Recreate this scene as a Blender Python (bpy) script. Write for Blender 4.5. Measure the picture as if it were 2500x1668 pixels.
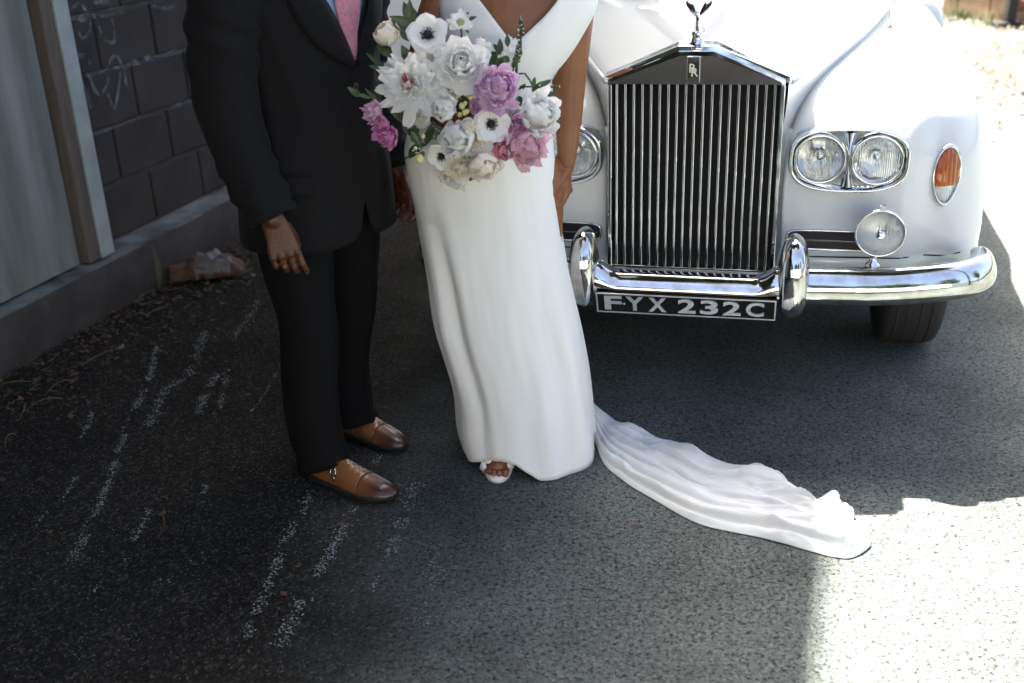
import bpy, bmesh, math, random
import numpy as np
from mathutils import Vector, Matrix, noise
R = math.radians
random.seed(7)
SC = bpy.context.scene
for o in list(bpy.data.objects):
    bpy.data.objects.remove(o)

# ------------------------------------------------------------------ camera
FPX, PITCH, ROLL, CAMH = 2640.0, 23.2, 2.25, 1.60      # focal length in photo pixels, tilt, roll, eye height
p_, r_ = R(PITCH), R(ROLL)
FW = Vector((0, math.cos(p_), -math.sin(p_)))
_up = Vector((0, math.sin(p_), math.cos(p_)))
_rt = Vector((1, 0, 0))
RT = _rt * math.cos(r_) - _up * math.sin(r_)
UP = _rt * math.sin(r_) + _up * math.cos(r_)
cd = bpy.data.cameras.new('camera')
cam = bpy.data.objects.new('camera', cd)
SC.collection.objects.link(cam)
m = Matrix.Identity(4)
for i in range(3):
    m[i][0], m[i][1], m[i][2] = RT[i], UP[i], -FW[i]
m.translation = Vector((0, 0, CAMH))
cam.matrix_world = m
cd.sensor_width = 36
cd.lens = FPX / 2500 * 36
cd.clip_end = 600
cd.clip_start = .05
cd.dof.use_dof = True
cd.dof.focus_distance = 2.95
cd.dof.aperture_fstop = 2.4
SC.camera = cam
SC.render.resolution_x, SC.render.resolution_y = 1024, 683

# ------------------------------------------------------------------ sky, sun, exposure
SUN = Vector((-.221, .518, 1.0)).normalized()          # towards the sun: high, behind the car and a little left
w = bpy.data.worlds.new('World')
SC.world = w
w.use_nodes = True
nt = w.node_tree
sky = nt.nodes.new('ShaderNodeTexSky')
sky.sky_type = 'NISHITA'
sky.sun_disc = False
sky.sun_elevation = math.asin(SUN.z)
sky.sun_rotation = math.atan2(SUN.x, SUN.y) % (2 * math.pi)
sky.air_density = .6
sky.dust_density = 5.5
sky.ozone_density = .0
bg = nt.nodes['Background']
nt.links.new(sky.outputs[0], bg.inputs[0])
bg.inputs[1].default_value = .092
sl = bpy.data.lights.new('sun', 'SUN')
sl.energy = 4.6
sl.angle = R(.55)
sl.color = (1, .96, .89)
so = bpy.data.objects.new('sun', sl)
SC.collection.objects.link(so)
so.location = (-3, 8, 14)
so.rotation_euler = SUN.to_track_quat('Z', 'Y').to_euler()
SC.view_settings.view_transform = 'Standard'
SC.view_settings.look = 'None'
SC.view_settings.gamma = 1
SC.view_settings.exposure = 3.12

# ------------------------------------------------------------------ helpers
def ray(x, y):
    return FW + RT * ((x - 1250) / FPX) - UP * ((y - 834) / FPX)
def at_y(x, y, Y):                                      # photo pixel -> point at distance Y
    d = ray(x, y); return Vector((0, 0, CAMH)) + d * (Y / d.y)
def at_z(x, y, z=0.0):                                  # photo pixel -> point at height z
    d = ray(x, y); return Vector((0, 0, CAMH)) + d * ((z - CAMH) / d.z)
def lerp(a, b, t): return a + (b - a) * t
def sstep(a, b, x):
    t = min(1, max(0, (x - a) / (b - a))); return t * t * (3 - 2 * t)
def interp(x, xs, ys):
    return float(np.interp(x, xs, ys))
def spl(x, xs, ys):                                     # smooth (cosine eased hermite) interpolation
    if x <= xs[0]: return ys[0]
    if x >= xs[-1]: return ys[-1]
    for i in range(len(xs) - 1):
        if x <= xs[i + 1]:
            h = xs[i + 1] - xs[i]; t = (x - xs[i]) / h
            def sl_(k):
                if k == 0: return (ys[1] - ys[0]) / (xs[1] - xs[0])
                if k == len(xs) - 1: return (ys[-1] - ys[-2]) / (xs[-1] - xs[-2])
                return (ys[k + 1] - ys[k - 1]) / (xs[k + 1] - xs[k - 1])
            m0, m1 = sl_(i) * h, sl_(i + 1) * h
            t2, t3 = t * t, t * t * t
            return (2*t3-3*t2+1)*ys[i] + (t3-2*t2+t)*m0 + (-2*t3+3*t2)*ys[i+1] + (t3-t2)*m1
def nz(x, y=0., z=0.): return noise.noise(Vector((x, y, z)))

def link(o, parent=None):
    SC.collection.objects.link(o)
    if parent is not None: o.parent = parent
    return o
def tag(o, label=None, cat=None, group=None, kind=None):
    if label: o['label'] = label
    if cat: o['category'] = cat
    if group: o['group'] = group
    if kind: o['kind'] = kind
    return o
def thing(name, label, cat, loc=(0, 0, 0), rz=0, group=None):
    o = bpy.data.objects.new(name, None)
    o.empty_display_size = .1
    link(o); o.location = loc; o.rotation_euler = (0, 0, rz)
    return tag(o, label, cat, group)
def obj(name, V, F, mat, parent=None, smooth=True, off=None):
    me = bpy.data.meshes.new(name)
    if off is not None:
        V = [(v[0] - off[0], v[1] - off[1], v[2] - off[2]) for v in V]
    me.from_pydata([tuple(v) for v in V], [], F)
    me.update()
    if smooth:
        me.polygons.foreach_set('use_smooth', [True] * len(me.polygons))
    if mat is not None:
        for mm in (mat if isinstance(mat, (list, tuple)) else [mat]): me.materials.append(mm)
    o = bpy.data.objects.new(name, me)
    return link(o, parent)
def fixn(o):
    bm = bmesh.new(); bm.from_mesh(o.data)
    bmesh.ops.recalc_face_normals(bm, faces=bm.faces); bm.to_mesh(o.data); bm.free(); return o
def solid(o, t, off=-1):
    md = o.modifiers.new('s', 'SOLIDIFY'); md.thickness = t; md.offset = off; return o
def subd(o, n=1):
    md = o.modifiers.new('u', 'SUBSURF'); md.levels = n; md.render_levels = n; return o
def bevel(o, wd, seg=2, ang=35):
    md = o.modifiers.new('b', 'BEVEL'); md.width = wd; md.segments = seg; md.limit_method = 'ANGLE'; md.angle_limit = R(ang); return o
class MB:
    def __init__(s): s.V = []; s.F = []; s.mi = []
    def add(s, V, F, mi=0):
        k = len(s.V); s.V += [tuple(v) for v in V]; s.F += [tuple(i + k for i in f) for f in F]; s.mi += [mi] * len(F); return s
    def build(s, name, mat, parent=None, smooth=True, off=None):
        o = obj(name, s.V, s.F, mat, parent, smooth, off)
        if any(s.mi): o.data.polygons.foreach_set('material_index', s.mi)
        return o
def box(a, b):
    (x0, y0, z0), (x1, y1, z1) = a, b
    V = [(x0,y0,z0),(x1,y0,z0),(x1,y1,z0),(x0,y1,z0),(x0,y0,z1),(x1,y0,z1),(x1,y1,z1),(x0,y1,z1)]
    F = [(0,3,2,1),(4,5,6,7),(0,1,5,4),(1,2,6,5),(2,3,7,6),(3,0,4,7)]
    return V, F
def loft(rings, closed=True, cap0=False, cap1=False):
    n = len(rings[0]); V = [p for r in rings for p in r]; F = []
    for i in range(len(rings) - 1):
        for j in range(n if closed else n - 1):
            k = (j + 1) % n
            F.append((i*n+j, i*n+k, (i+1)*n+k, (i+1)*n+j))
    if cap0: F.append(tuple(range(n))[::-1])
    if cap1: F.append(tuple((len(rings)-1)*n + j for j in range(n)))
    return V, F
def frames(P):
    P = [Vector(p) for p in P]; out = []; prev = None
    for i, p in enumerate(P):
        t = (P[min(i+1, len(P)-1)] - P[max(i-1, 0)]).normalized()
        if prev is None:
            a = Vector((0, 0, 1)) if abs(t.z) < .9 else Vector((0, 1, 0))
            n = t.cross(a).normalized()
        else:
            n = (prev - t * prev.dot(t)).normalized()
        prev = n; out.append((p, t, n, t.cross(n).normalized()))
    return out
def tube(P, rad, n=10, cap=True, ell=None):
    rings = []
    fr = frames(P)
    for i, (p, t, a, b) in enumerate(fr):
        r = rad[i] if isinstance(rad, (list, tuple)) else rad
        ra, rb = r if isinstance(r, tuple) else (r, r)
        rings.append([p + a * (ra*math.cos(2*math.pi*j/n)) + b * (rb*math.sin(2*math.pi*j/n)) for j in range(n)])
    return loft(rings, True, cap, cap)
def lathe(prof, o, axis, n=32, cap0=False, cap1=False):
    """prof: list of (radius, distance along axis)"""
    o = Vector(o); ax = Vector(axis).normalized()
    a = ax.orthogonal().normalized(); b = ax.cross(a)
    rings = [[o + ax*h + a*(r*math.cos(2*math.pi*j/n)) + b*(r*math.sin(2*math.pi*j/n)) for j in range(n)] for r, h in prof]
    return loft(rings, True, cap0, cap1)
def catmull(P, m=6):
    P = [Vector(p) for p in P]; out = []
    for i in range(len(P) - 1):
        p0 = P[max(i-1, 0)]; p1 = P[i]; p2 = P[i+1]; p3 = P[min(i+2, len(P)-1)]
        for k in range(m):
            t = k / m
            out.append(.5*((2*p1) + (p2-p0)*t + (2*p0-5*p1+4*p2-p3)*t*t + (3*p1-p0-3*p2+p3)*t**3))
    out.append(P[-1]); return out
def capsule(bm, P, rad, n=12):
    """chain of overlapping round limbs for the voxel-remeshed bodies"""
    V, F = tube(P, rad, n)
    vs = [bm.verts.new(v) for v in V]
    for f in F: bm.faces.new([vs[i] for i in f])
    for i in (0, len(P)-1):
        r = rad[i] if isinstance(rad, (list, tuple)) else rad
        if isinstance(r, tuple): r = min(r)
        bmesh.ops.create_icosphere(bm, subdivisions=2, radius=r, matrix=Matrix.Translation(Vector(P[i])))
def ball(bm, c, s, rot=None):
    mt = Matrix.Translation(Vector(c))
    if rot is not None: mt = mt @ rot
    bmesh.ops.create_icosphere(bm, subdivisions=3, radius=1, matrix=mt @ Matrix.Diagonal((s[0], s[1], s[2], 1)))

# ------------------------------------------------------------------ materials
def mat(name, col, rough=.5, metal=0., var=0., vscale=8., bump=0., bscale=200., coat=0., sheen=0., sss=0., trans=0., spec=.5, col2=None, vdet=4., stretch=None, alpha=None):
    M = bpy.data.materials.new(name); M.use_nodes = True
    t = M.node_tree; b = t.nodes['Principled BSDF']
    b.inputs['Base Color'].default_value = (*col, 1)
    b.inputs['Roughness'].default_value = rough
    b.inputs['Metallic'].default_value = metal
    b.inputs['Specular IOR Level'].default_value = spec
    if coat: b.inputs['Coat Weight'].default_value = coat; b.inputs['Coat Roughness'].default_value = .04
    if sheen: b.inputs['Sheen Weight'].default_value = sheen; b.inputs['Sheen Roughness'].default_value = .4
    if sss:
        b.inputs['Subsurface Weight'].default_value = sss
        b.inputs['Subsurface Radius'].default_value = (.012, .005, .003); b.inputs['Subsurface Scale'].default_value = 1.
    if trans: b.inputs['Transmission Weight'].default_value = trans
    tc = t.nodes.new('ShaderNodeTexCoord'); src = tc.outputs['Object']
    if stretch:
        mp = t.nodes.new('ShaderNodeMapping'); mp.inputs['Scale'].default_value = stretch
        t.links.new(src, mp.inputs[0]); src = mp.outputs[0]
    if var or col2:
        n = t.nodes.new('ShaderNodeTexNoise'); n.inputs['Scale'].default_value = vscale; n.inputs['Detail'].default_value = vdet
        t.links.new(src, n.inputs['Vector'])
        rp = t.nodes.new('ShaderNodeValToRGB')
        c2 = col2 or tuple(c * (1 - var) for c in col)
        rp.color_ramp.elements[0].position = .32; rp.color_ramp.elements[0].color = (*c2, 1)
        rp.color_ramp.elements[1].position = .68; rp.color_ramp.elements[1].color = (*col, 1)
        t.links.new(n.outputs['Fac'], rp.inputs[0]); t.links.new(rp.outputs[0], b.inputs['Base Color'])
    if bump:
        n2 = t.nodes.new('ShaderNodeTexNoise'); n2.inputs['Scale'].default_value = bscale; n2.inputs['Detail'].default_value = 3
        t.links.new(src, n2.inputs['Vector'])
        bp = t.nodes.new('ShaderNodeBump'); bp.inputs['Strength'].default_value = bump; bp.inputs['Distance'].default_value = .004
        t.links.new(n2.outputs['Fac'], bp.inputs['Height']); t.links.new(bp.outputs[0], b.inputs['Normal'])
    return M
def glass(name, tint, flute=0., dirx=True, amount=.75):
    """thin lens glass: clear sheet with a fresnel gloss, pressed flutes as bump"""
    M = bpy.data.materials.new(name); M.use_nodes = True
    t = M.node_tree; t.nodes.clear()
    out = t.nodes.new('ShaderNodeOutputMaterial'); mx = t.nodes.new('ShaderNodeMixShader'); mx2 = t.nodes.new('ShaderNodeMixShader')
    tr = t.nodes.new('ShaderNodeBsdfTransparent'); tr.inputs[0].default_value = (*tint, 1)
    gl = t.nodes.new('ShaderNodeBsdfGlossy'); gl.inputs['Roughness'].default_value = .05
    df = t.nodes.new('ShaderNodeBsdfDiffuse'); df.inputs[0].default_value = (*[c * .85 for c in tint], 1)
    fr = t.nodes.new('ShaderNodeFresnel'); fr.inputs[0].default_value = 1.6
    t.links.new(fr.outputs[0], mx.inputs[0]); t.links.new(mx2.outputs[0], mx.inputs[1]); t.links.new(gl.outputs[0], mx.inputs[2])
    mx2.inputs[0].default_value = 1 - amount
    t.links.new(tr.outputs[0], mx2.inputs[1]); t.links.new(df.outputs[0], mx2.inputs[2])
    t.links.new(mx.outputs[0], out.inputs[0])
    if flute:
        tc = t.nodes.new('ShaderNodeTexCoord'); wv = t.nodes.new('ShaderNodeTexWave'); wv.bands_direction = 'X'
        wv.inputs['Scale'].default_value = flute; wv.inputs['Distortion'].default_value = .4
        bp = t.nodes.new('ShaderNodeBump'); bp.inputs['Strength'].default_value = .4; bp.inputs['Distance'].default_value = .004
        t.links.new(tc.outputs['Object'], wv.inputs[0]); t.links.new(wv.outputs[0], bp.inputs['Height'])
        for nn in (gl, fr, df): t.links.new(bp.outputs[0], nn.inputs['Normal'])
    return M

MT = {}
MT['paint'] = mat('white_car_paint', (.58, .605, .60), .3, coat=.8, var=.02, vscale=3)
MT['chrome'] = mat('chrome', (.72, .74, .76), .045, 1., var=.06, vscale=30)
MT['chrome_worn'] = mat('chrome_pitted', (.70, .72, .73), .07, 1., bump=.04, bscale=60, col2=(.50, .46, .40), vscale=26, vdet=8)
MT['black'] = mat('black_gap', (.006, .006, .006), .6)
MT['rubber'] = mat('tyre_rubber', (.018, .018, .018), .8, bump=.3, bscale=90)
MT['under'] = mat('underbody', (.012, .012, .012), .9)
MT['plate_black'] = mat('plate_black', (.006, .006, .006), .65, spec=.15)
MT['plate_silver'] = mat('plate_letter_silver', (.62, .63, .62), .3, .75, var=.1, vscale=60)
def fluted(name, scale, st):
    M = mat(name, (.84, .85, .85), .09, 1.); t = M.node_tree
    tc = t.nodes.new('ShaderNodeTexCoord'); wv = t.nodes.new('ShaderNodeTexWave'); wv.bands_direction = 'X'; wv.inputs['Scale'].default_value = scale; wv.inputs['Distortion'].default_value = 1.2; wv.inputs['Detail Scale'].default_value = 25
    nn = t.nodes.new('ShaderNodeTexNoise'); nn.inputs['Scale'].default_value = 38
    ad = t.nodes.new('ShaderNodeMath'); ad.operation = 'ADD'; bp = t.nodes.new('ShaderNodeBump'); bp.inputs['Strength'].default_value = st; bp.inputs['Distance'].default_value = .006
    t.links.new(tc.outputs['Object'], wv.inputs[0]); t.links.new(tc.outputs['Object'], nn.inputs[0]); t.links.new(wv.outputs[1], ad.inputs[0]); t.links.new(nn.outputs[0], ad.inputs[1])
    t.links.new(ad.outputs[0], bp.inputs['Height']); t.links.new(bp.outputs[0], t.nodes['Principled BSDF'].inputs['Normal']); return M
MT['reflector'] = fluted('lamp_reflector', 40., .22)
MT['reflector_b'] = fluted('lamp_reflector_plain', 9., .22)
MT['lens'] = glass('lamp_lens_fluted', (.93, .96, .96), 55., amount=.90)
MT['lens_fog'] = glass('fog_lens_fluted', (.93, .96, .96), 60., amount=.86)
MT['lens_plain'] = glass('lamp_lens_plain', (.94, .96, .96), 30., amount=.94)
MT['amber'] = glass('amber_lens', (.66, .17, .012), 25., amount=.55)
MT['steel'] = mat('aerial_steel', (.30, .31, .28), .35, .8, var=.1)
MT['glass'] = glass('window_glass', (.80, .86, .85), 0, amount=.96)
MT['skin_m'] = mat('skin_deep_brown', (.092, .034, .015), .45, sss=.12, var=.3, vscale=60, bump=.35, bscale=160, spec=.45)
MT['skin_b'] = mat('skin_brown', (.235, .096, .040), .45, sss=.15, var=.14, vscale=25, bump=.12, bscale=250, spec=.4)
MT['suit'] = mat('charcoal_wool', (.0088, .0086, .0092), .85, var=.35, vscale=160, bump=.25, bscale=500, sheen=.02, spec=.15)
MT['trouser'] = mat('black_wool', (.0044, .0043, .0046), .85, var=.35, vscale=120, bump=.25, bscale=500, spec=.15)
MT['shirt'] = mat('pale_blue_cotton', (.34, .50, .76), .75, bump=.1, bscale=600)
MT['tie'] = mat('pink_silk', (.52, .20, .265), .45, var=.3, vscale=90, bump=.2, bscale=400, sheen=.2)
MT['leather'] = mat('tan_leather', (.21, .080, .024), .38, col2=(.12, .042, .012), vscale=18, bump=.15, bscale=220, coat=.25)
MT['leather_d'] = mat('dark_brown_leather', (.060, .020, .009), .30, var=.5, vscale=25, bump=.1, bscale=220, coat=.25)
def burnished():
    M = mat('burnished_tan_leather', (.2, .08, .024), .36, bump=.18, bscale=200, coat=.3); t = M.node_tree; b = t.nodes['Principled BSDF']
    at = t.nodes.new('ShaderNodeAttribute'); at.attribute_name = 'burnish'; tc = t.nodes.new('ShaderNodeTexCoord'); n = t.nodes.new('ShaderNodeTexNoise'); n.inputs['Scale'].default_value = 32; n.inputs['Detail'].default_value = 6
    ma = t.nodes.new('ShaderNodeMath'); ma.operation = 'MULTIPLY_ADD'; ma.inputs[1].default_value = .22; t.links.new(tc.outputs['Object'], n.inputs[0]); t.links.new(n.outputs[0], ma.inputs[0]); t.links.new(at.outputs['Fac'], ma.inputs[2])
    r = t.nodes.new('ShaderNodeValToRGB'); e = r.color_ramp.elements
    for q in range(3): e.new(.5)
    for el, (p, c) in zip(e, ((.10, (.06, .019, .007)), (.32, (.19, .072, .021)), (.74, (.22, .088, .027)), (.90, (.085, .027, .010)), (1., (.036, .011, .006)))): el.position = p; el.color = (*c, 1)
    t.links.new(ma.outputs[0], r.inputs[0]); t.links.new(r.outputs[0], b.inputs['Base Color']); return M
MT['burnished'] = burnished()
MT['sole'] = mat('shoe_sole', (.012, .009, .007), .6)
MT['dress'] = mat('ivory_crepe', (.79, .80, .765), .8, bump=.12, bscale=700, var=.03, vscale=6, spec=.2, sheen=.05)
def petalmat(*a, **k):
    M = mat(*a, **k); t = M.node_tree; b = t.nodes['Principled BSDF']; o = t.nodes['Material Output']
    tr = t.nodes.new('ShaderNodeBsdfTranslucent'); mx = t.nodes.new('ShaderNodeMixShader'); mx.inputs[0].default_value = .5
    src = b.inputs['Base Color'].links
    if src: t.links.new(src[0].from_socket, tr.inputs[0])
    else: tr.inputs[0].default_value = b.inputs['Base Color'].default_value
    t.links.new(b.outputs[0], mx.inputs[1]); t.links.new(tr.outputs[0], mx.inputs[2]); t.links.new(mx.outputs[0], o.inputs[0]); return M
def crepe(M):
    t = M.node_tree; b = t.nodes['Principled BSDF']; old = b.inputs['Normal'].links[0].from_socket
    tc = t.nodes.new('ShaderNodeTexCoord'); mp = t.nodes.new('ShaderNodeMapping'); mp.inputs['Scale'].default_value = (1, 1, .45); t.links.new(tc.outputs['Object'], mp.inputs[0])
    n = t.nodes.new('ShaderNodeTexNoise'); n.noise_type = 'RIDGED_MULTIFRACTAL'; n.inputs['Scale'].default_value = 7.; n.inputs['Detail'].default_value = 5; n.inputs['Distortion'].default_value = .6
    bp = t.nodes.new('ShaderNodeBump'); bp.inputs['Strength'].default_value = .22; bp.inputs['Distance'].default_value = .012
    t.links.new(mp.outputs[0], n.inputs['Vector']); t.links.new(n.outputs[0], bp.inputs['Height']); t.links.new(old, bp.inputs['Normal']); t.links.new(bp.outputs[0], b.inputs['Normal'])
crepe(MT['dress'])
MT['petal_w'] = petalmat('petal_white', (.93, .93, .90), .6, var=.06, vscale=30, sss=.0)
MT['petal_c'] = petalmat('petal_cream', (.92, .85, .72), .6, col2=(.93, .91, .84), vscale=25)
MT['petal_p'] = petalmat('petal_pink', (.80, .46, .56), .6, col2=(.86, .68, .74), vscale=35)
MT['petal_l'] = petalmat('petal_lilac', (.70, .44, .66), .6, col2=(.82, .62, .76), vscale=35)
MT['petal_m'] = petalmat('petal_magenta', (.66, .20, .46), .6, col2=(.74, .42, .66), vscale=25)
MT['anem'] = mat('anemone_centre', (.012, .008, .012), .7, bump=.6, bscale=400)
MT['stamen_g'] = mat('green_centre', (.30, .36, .13), .7, var=.4, vscale=300)
MT['crimson'] = mat('crimson_fleck', (.35, .02, .05), .6)
MT['berry'] = mat('yellow_berry', (.62, .60, .26), .5, var=.15, vscale=80)
MT['leaf'] = mat('bouquet_leaf', (.028, .055, .020), .45, col2=(.05, .085, .03), vscale=40)
MT['leaf2'] = mat('bouquet_leaf_light', (.09, .13, .05), .5, var=.4, vscale=40)
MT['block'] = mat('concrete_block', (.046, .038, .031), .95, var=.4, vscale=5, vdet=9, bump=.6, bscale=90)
MT['mortar'] = mat('mortar', (.085, .083, .076), .95, var=.45, vscale=7, bump=.5, bscale=90)
def worn_paint():
    M = mat('faded_white_paint', (.21, .22, .21), .9, var=.4, vscale=9, vdet=9); t = M.node_tree; b = t.nodes['Principled BSDF']
    tc = t.nodes.new('ShaderNodeTexCoord'); n = t.nodes.new('ShaderNodeTexNoise'); n.inputs['Scale'].default_value = 22; n.inputs['Detail'].default_value = 8; n.inputs['Roughness'].default_value = .7
    r = t.nodes.new('ShaderNodeValToRGB'); r.color_ramp.elements[0].position = .38; r.color_ramp.elements[1].position = .72
    t.links.new(tc.outputs['Object'], n.inputs[0]); t.links.new(n.outputs[0], r.inputs[0]); t.links.new(r.outputs[0], b.inputs['Alpha']); return M
MT['limewash'] = worn_paint()
MT['door'] = mat('weathered_white_sheet', (.21, .235, .215), .6, col2=(.11, .115, .098), vscale=3.5, vdet=8, stretch=(3, 3, .35), bump=.12, bscale=25)
MT['trim_w'] = mat('trim_white', (.33, .375, .355), .6, var=.25, vscale=9, vdet=8)
MT['trim_b'] = mat('trim_weathered', (.115, .092, .072), .8, var=.3, vscale=14, stretch=(4, 4, .5))
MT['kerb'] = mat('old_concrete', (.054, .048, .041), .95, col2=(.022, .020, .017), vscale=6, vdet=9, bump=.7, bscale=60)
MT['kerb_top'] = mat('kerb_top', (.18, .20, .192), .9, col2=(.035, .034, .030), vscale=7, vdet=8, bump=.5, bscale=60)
MT['cream'] = mat('cream_render', (.70, .66, .54), .9, var=.12, vscale=3, vdet=8, bump=.3, bscale=70)
MT['litter'] = mat('leaf_litter', (.085, .05, .026), .85, col2=(.028, .022, .014), vscale=12)
MT['litter_y'] = mat('dry_leaf_straw', (.33, .27, .19), .85, col2=(.17, .12, .07), vscale=5)
MT['leaf_brown'] = mat('fallen_leaf', (.15, .055, .02), .7, var=.5, vscale=60)
MT['leaf_pale'] = mat('fallen_leaf_pale', (.25, .24, .13), .7, var=.3, vscale=60)
MT['chip'] = mat('white_paint_fleck', (.23, .25, .24), .85, var=.35, vscale=120)
MT['bag'] = mat('brown_paper', (.105, .056, .034), .8, var=.4, vscale=14, bump=.4, bscale=40)
MT['bag_w'] = mat('printed_white_paper', (.15, .14, .14), .7, var=.35, vscale=20)
MT['brick_r'] = mat('sandstone_block', (.34, .22, .135), .9, var=.25, vscale=4, vdet=8, bump=.5, bscale=40)
MT['iron'] = mat('black_iron', (.012, .010, .009), .7)
MT['rust'] = mat('rusty_rail', (.20, .085, .05), .8, var=.4, vscale=20)
MT['grass'] = mat('grass_blade', (.075, .11, .03), .7, var=.3, vscale=20)
MT['foliage'] = mat('tree_leaf', (.045, .075, .022), .6, var=.45, vscale=2)
MT['bark'] = mat('bark', (.09, .065, .045), .95, var=.4, vscale=14, bump=.8, bscale=30, stretch=(3, 3, .5))
MT['roof'] = mat('roof_felt', (.05, .05, .05), .9, var=.3, vscale=5)
MT['soffit'] = mat('dark_soffit', (.045, .038, .032), .9, var=.3, vscale=6)
# ------------------------------------------------------------------ ground
def asphalt():
    M = bpy.data.materials.new('asphalt'); M.use_nodes = True
    t = M.node_tree; N = t.nodes; L = t.links; b = N['Principled BSDF']
    tc = N.new('ShaderNodeTexCoord')
    def tex(kind, scale, **k):
        n = N.new(kind); n.inputs['Scale'].default_value = scale
        for a, v in k.items(): n.inputs[a].default_value = v
        L.new(tc.outputs['Object'], n.inputs['Vector']); return n
    def ramp(src, *stops):
        r = N.new('ShaderNodeValToRGB'); e = r.color_ramp.elements
        while len(e) < len(stops): e.new(.5)
        for el, (p, c) in zip(e, stops):
            el.position = p; el.color = (*c, 1) if isinstance(c, tuple) else (c, c, c, 1)
        L.new(src, r.inputs[0]); return r.outputs[0]
    def mix(f, a, c, mode='MIX'):
        m_ = N.new('ShaderNodeMix'); m_.data_type = 'RGBA'; m_.blend_type = mode
        for s, v in ((0, f), (6, a), (7, c)):
            if hasattr(v, 'node'): L.new(v, m_.inputs[s])
            else: m_.inputs[s].default_value = v if s == 0 else (*v, 1)
        return m_.outputs[2]
    vo = tex('ShaderNodeTexVoronoi', 150.)
    vo2 = tex('ShaderNodeTexVoronoi', 62.)
    n1 = tex('ShaderNodeTexNoise', 85., Detail=7., Roughness=.78)
    n2 = tex('ShaderNodeTexNoise', 2.2, Detail=6.)
    n3 = tex('ShaderNodeTexNoise', .5, Detail=4.)
    sep = N.new('ShaderNodeSeparateColor'); L.new(vo.outputs['Color'], sep.inputs[0])
    grain = ramp(sep.outputs[0], (.0, (.060, .068, .061)), (.18, (.118, .133, .121)), (.8, (.150, .167, .153)), (1., (.205, .22, .203)))
    pits = ramp(n1.outputs['Fac'], (.40, (.17, .17, .17)), (.48, (1., 1., 1.)))
    worn = mix(1., grain, pits, 'MULTIPLY')
    sep2 = N.new('ShaderNodeSeparateColor'); L.new(vo2.outputs['Color'], sep2.inputs[0])
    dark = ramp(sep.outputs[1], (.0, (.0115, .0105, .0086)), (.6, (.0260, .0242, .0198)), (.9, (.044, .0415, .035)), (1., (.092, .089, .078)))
    # the strip along the building is newer, blacker, dirtier asphalt, left-side shade painted in too
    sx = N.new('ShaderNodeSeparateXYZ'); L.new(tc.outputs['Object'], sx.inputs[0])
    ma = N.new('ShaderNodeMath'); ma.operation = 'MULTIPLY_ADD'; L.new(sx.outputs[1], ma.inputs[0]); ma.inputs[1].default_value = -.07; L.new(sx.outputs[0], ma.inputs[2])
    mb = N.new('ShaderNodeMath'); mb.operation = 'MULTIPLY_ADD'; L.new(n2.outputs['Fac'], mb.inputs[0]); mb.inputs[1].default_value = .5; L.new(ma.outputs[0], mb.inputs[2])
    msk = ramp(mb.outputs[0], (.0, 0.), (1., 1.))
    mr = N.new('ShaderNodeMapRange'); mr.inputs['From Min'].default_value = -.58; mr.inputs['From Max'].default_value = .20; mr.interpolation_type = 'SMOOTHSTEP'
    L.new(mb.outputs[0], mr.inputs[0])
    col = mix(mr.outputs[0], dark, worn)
    stain = ramp(n2.outputs['Fac'], (.33, (.72, .72, .72)), (.62, (1.06, 1.06, 1.06)))
    col = mix(1., col, stain, 'MULTIPLY')
    col = mix(1., col, ramp(n3.outputs['Fac'], (.35, (.80, .80, .79)), (.60, (1.05, 1.05, 1.05))), 'MULTIPLY')
    spots = ramp(vo2.outputs['Distance'], (.10, (.25, .22, .2)), (.16, (1., 1., 1.)))
    rare = ramp(sep2.outputs[2], (.955, 0.), (.96, 1.))
    col = mix(rare, col, mix(1., col, spots, 'MULTIPLY'))
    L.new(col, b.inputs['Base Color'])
    b.inputs['Roughness'].default_value = .85; b.inputs['Specular IOR Level'].default_value = .08
    add = N.new('ShaderNodeMath'); add.operation = 'MULTIPLY_ADD'; L.new(vo.outputs['Distance'], add.inputs[0]); add.inputs[1].default_value = -.8; L.new(n1.outputs['Fac'], add.inputs[2])
    bp = N.new('ShaderNodeBump'); bp.inputs['Strength'].default_value = .75; bp.inputs['Distance'].default_value = .006
    L.new(add.outputs[0], bp.inputs['Height']); L.new(bp.outputs[0], b.inputs['Normal'])
    return M
MT['asphalt'] = asphalt()
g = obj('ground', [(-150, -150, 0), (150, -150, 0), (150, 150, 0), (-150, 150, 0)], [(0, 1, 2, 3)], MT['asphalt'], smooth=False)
tag(g, 'worn grey speckled asphalt of the lane', kind='structure')

# ------------------------------------------------------------------ the building side of the lane (frame: s along the wall, d out of it)
WD = Vector((.314, .949, 0)); WN = Vector((.949, -.314, 0)); WO = Vector((-1.53, 4.60, 0))
def wl(s, d, z): return WO + WD * s + WN * d + Vector((0, 0, z))
def wbox(s0, s1, d0, d1, z0, z1):
    V, F = box((s0, d0, z0), (s1, d1, z1))
    return [wl(*v) for v in V], [tuple(reversed(f)) for f in F]
def wpart(name, s0, s1, d0, d1, z0, z1, mt, parent, bev=.004):
    o = obj(name, *wbox(s0, s1, d0, d1, z0, z1), mt, parent, False, off=parent.location if parent else None)
    if bev: bevel(o, bev, 2)
    return o
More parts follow.
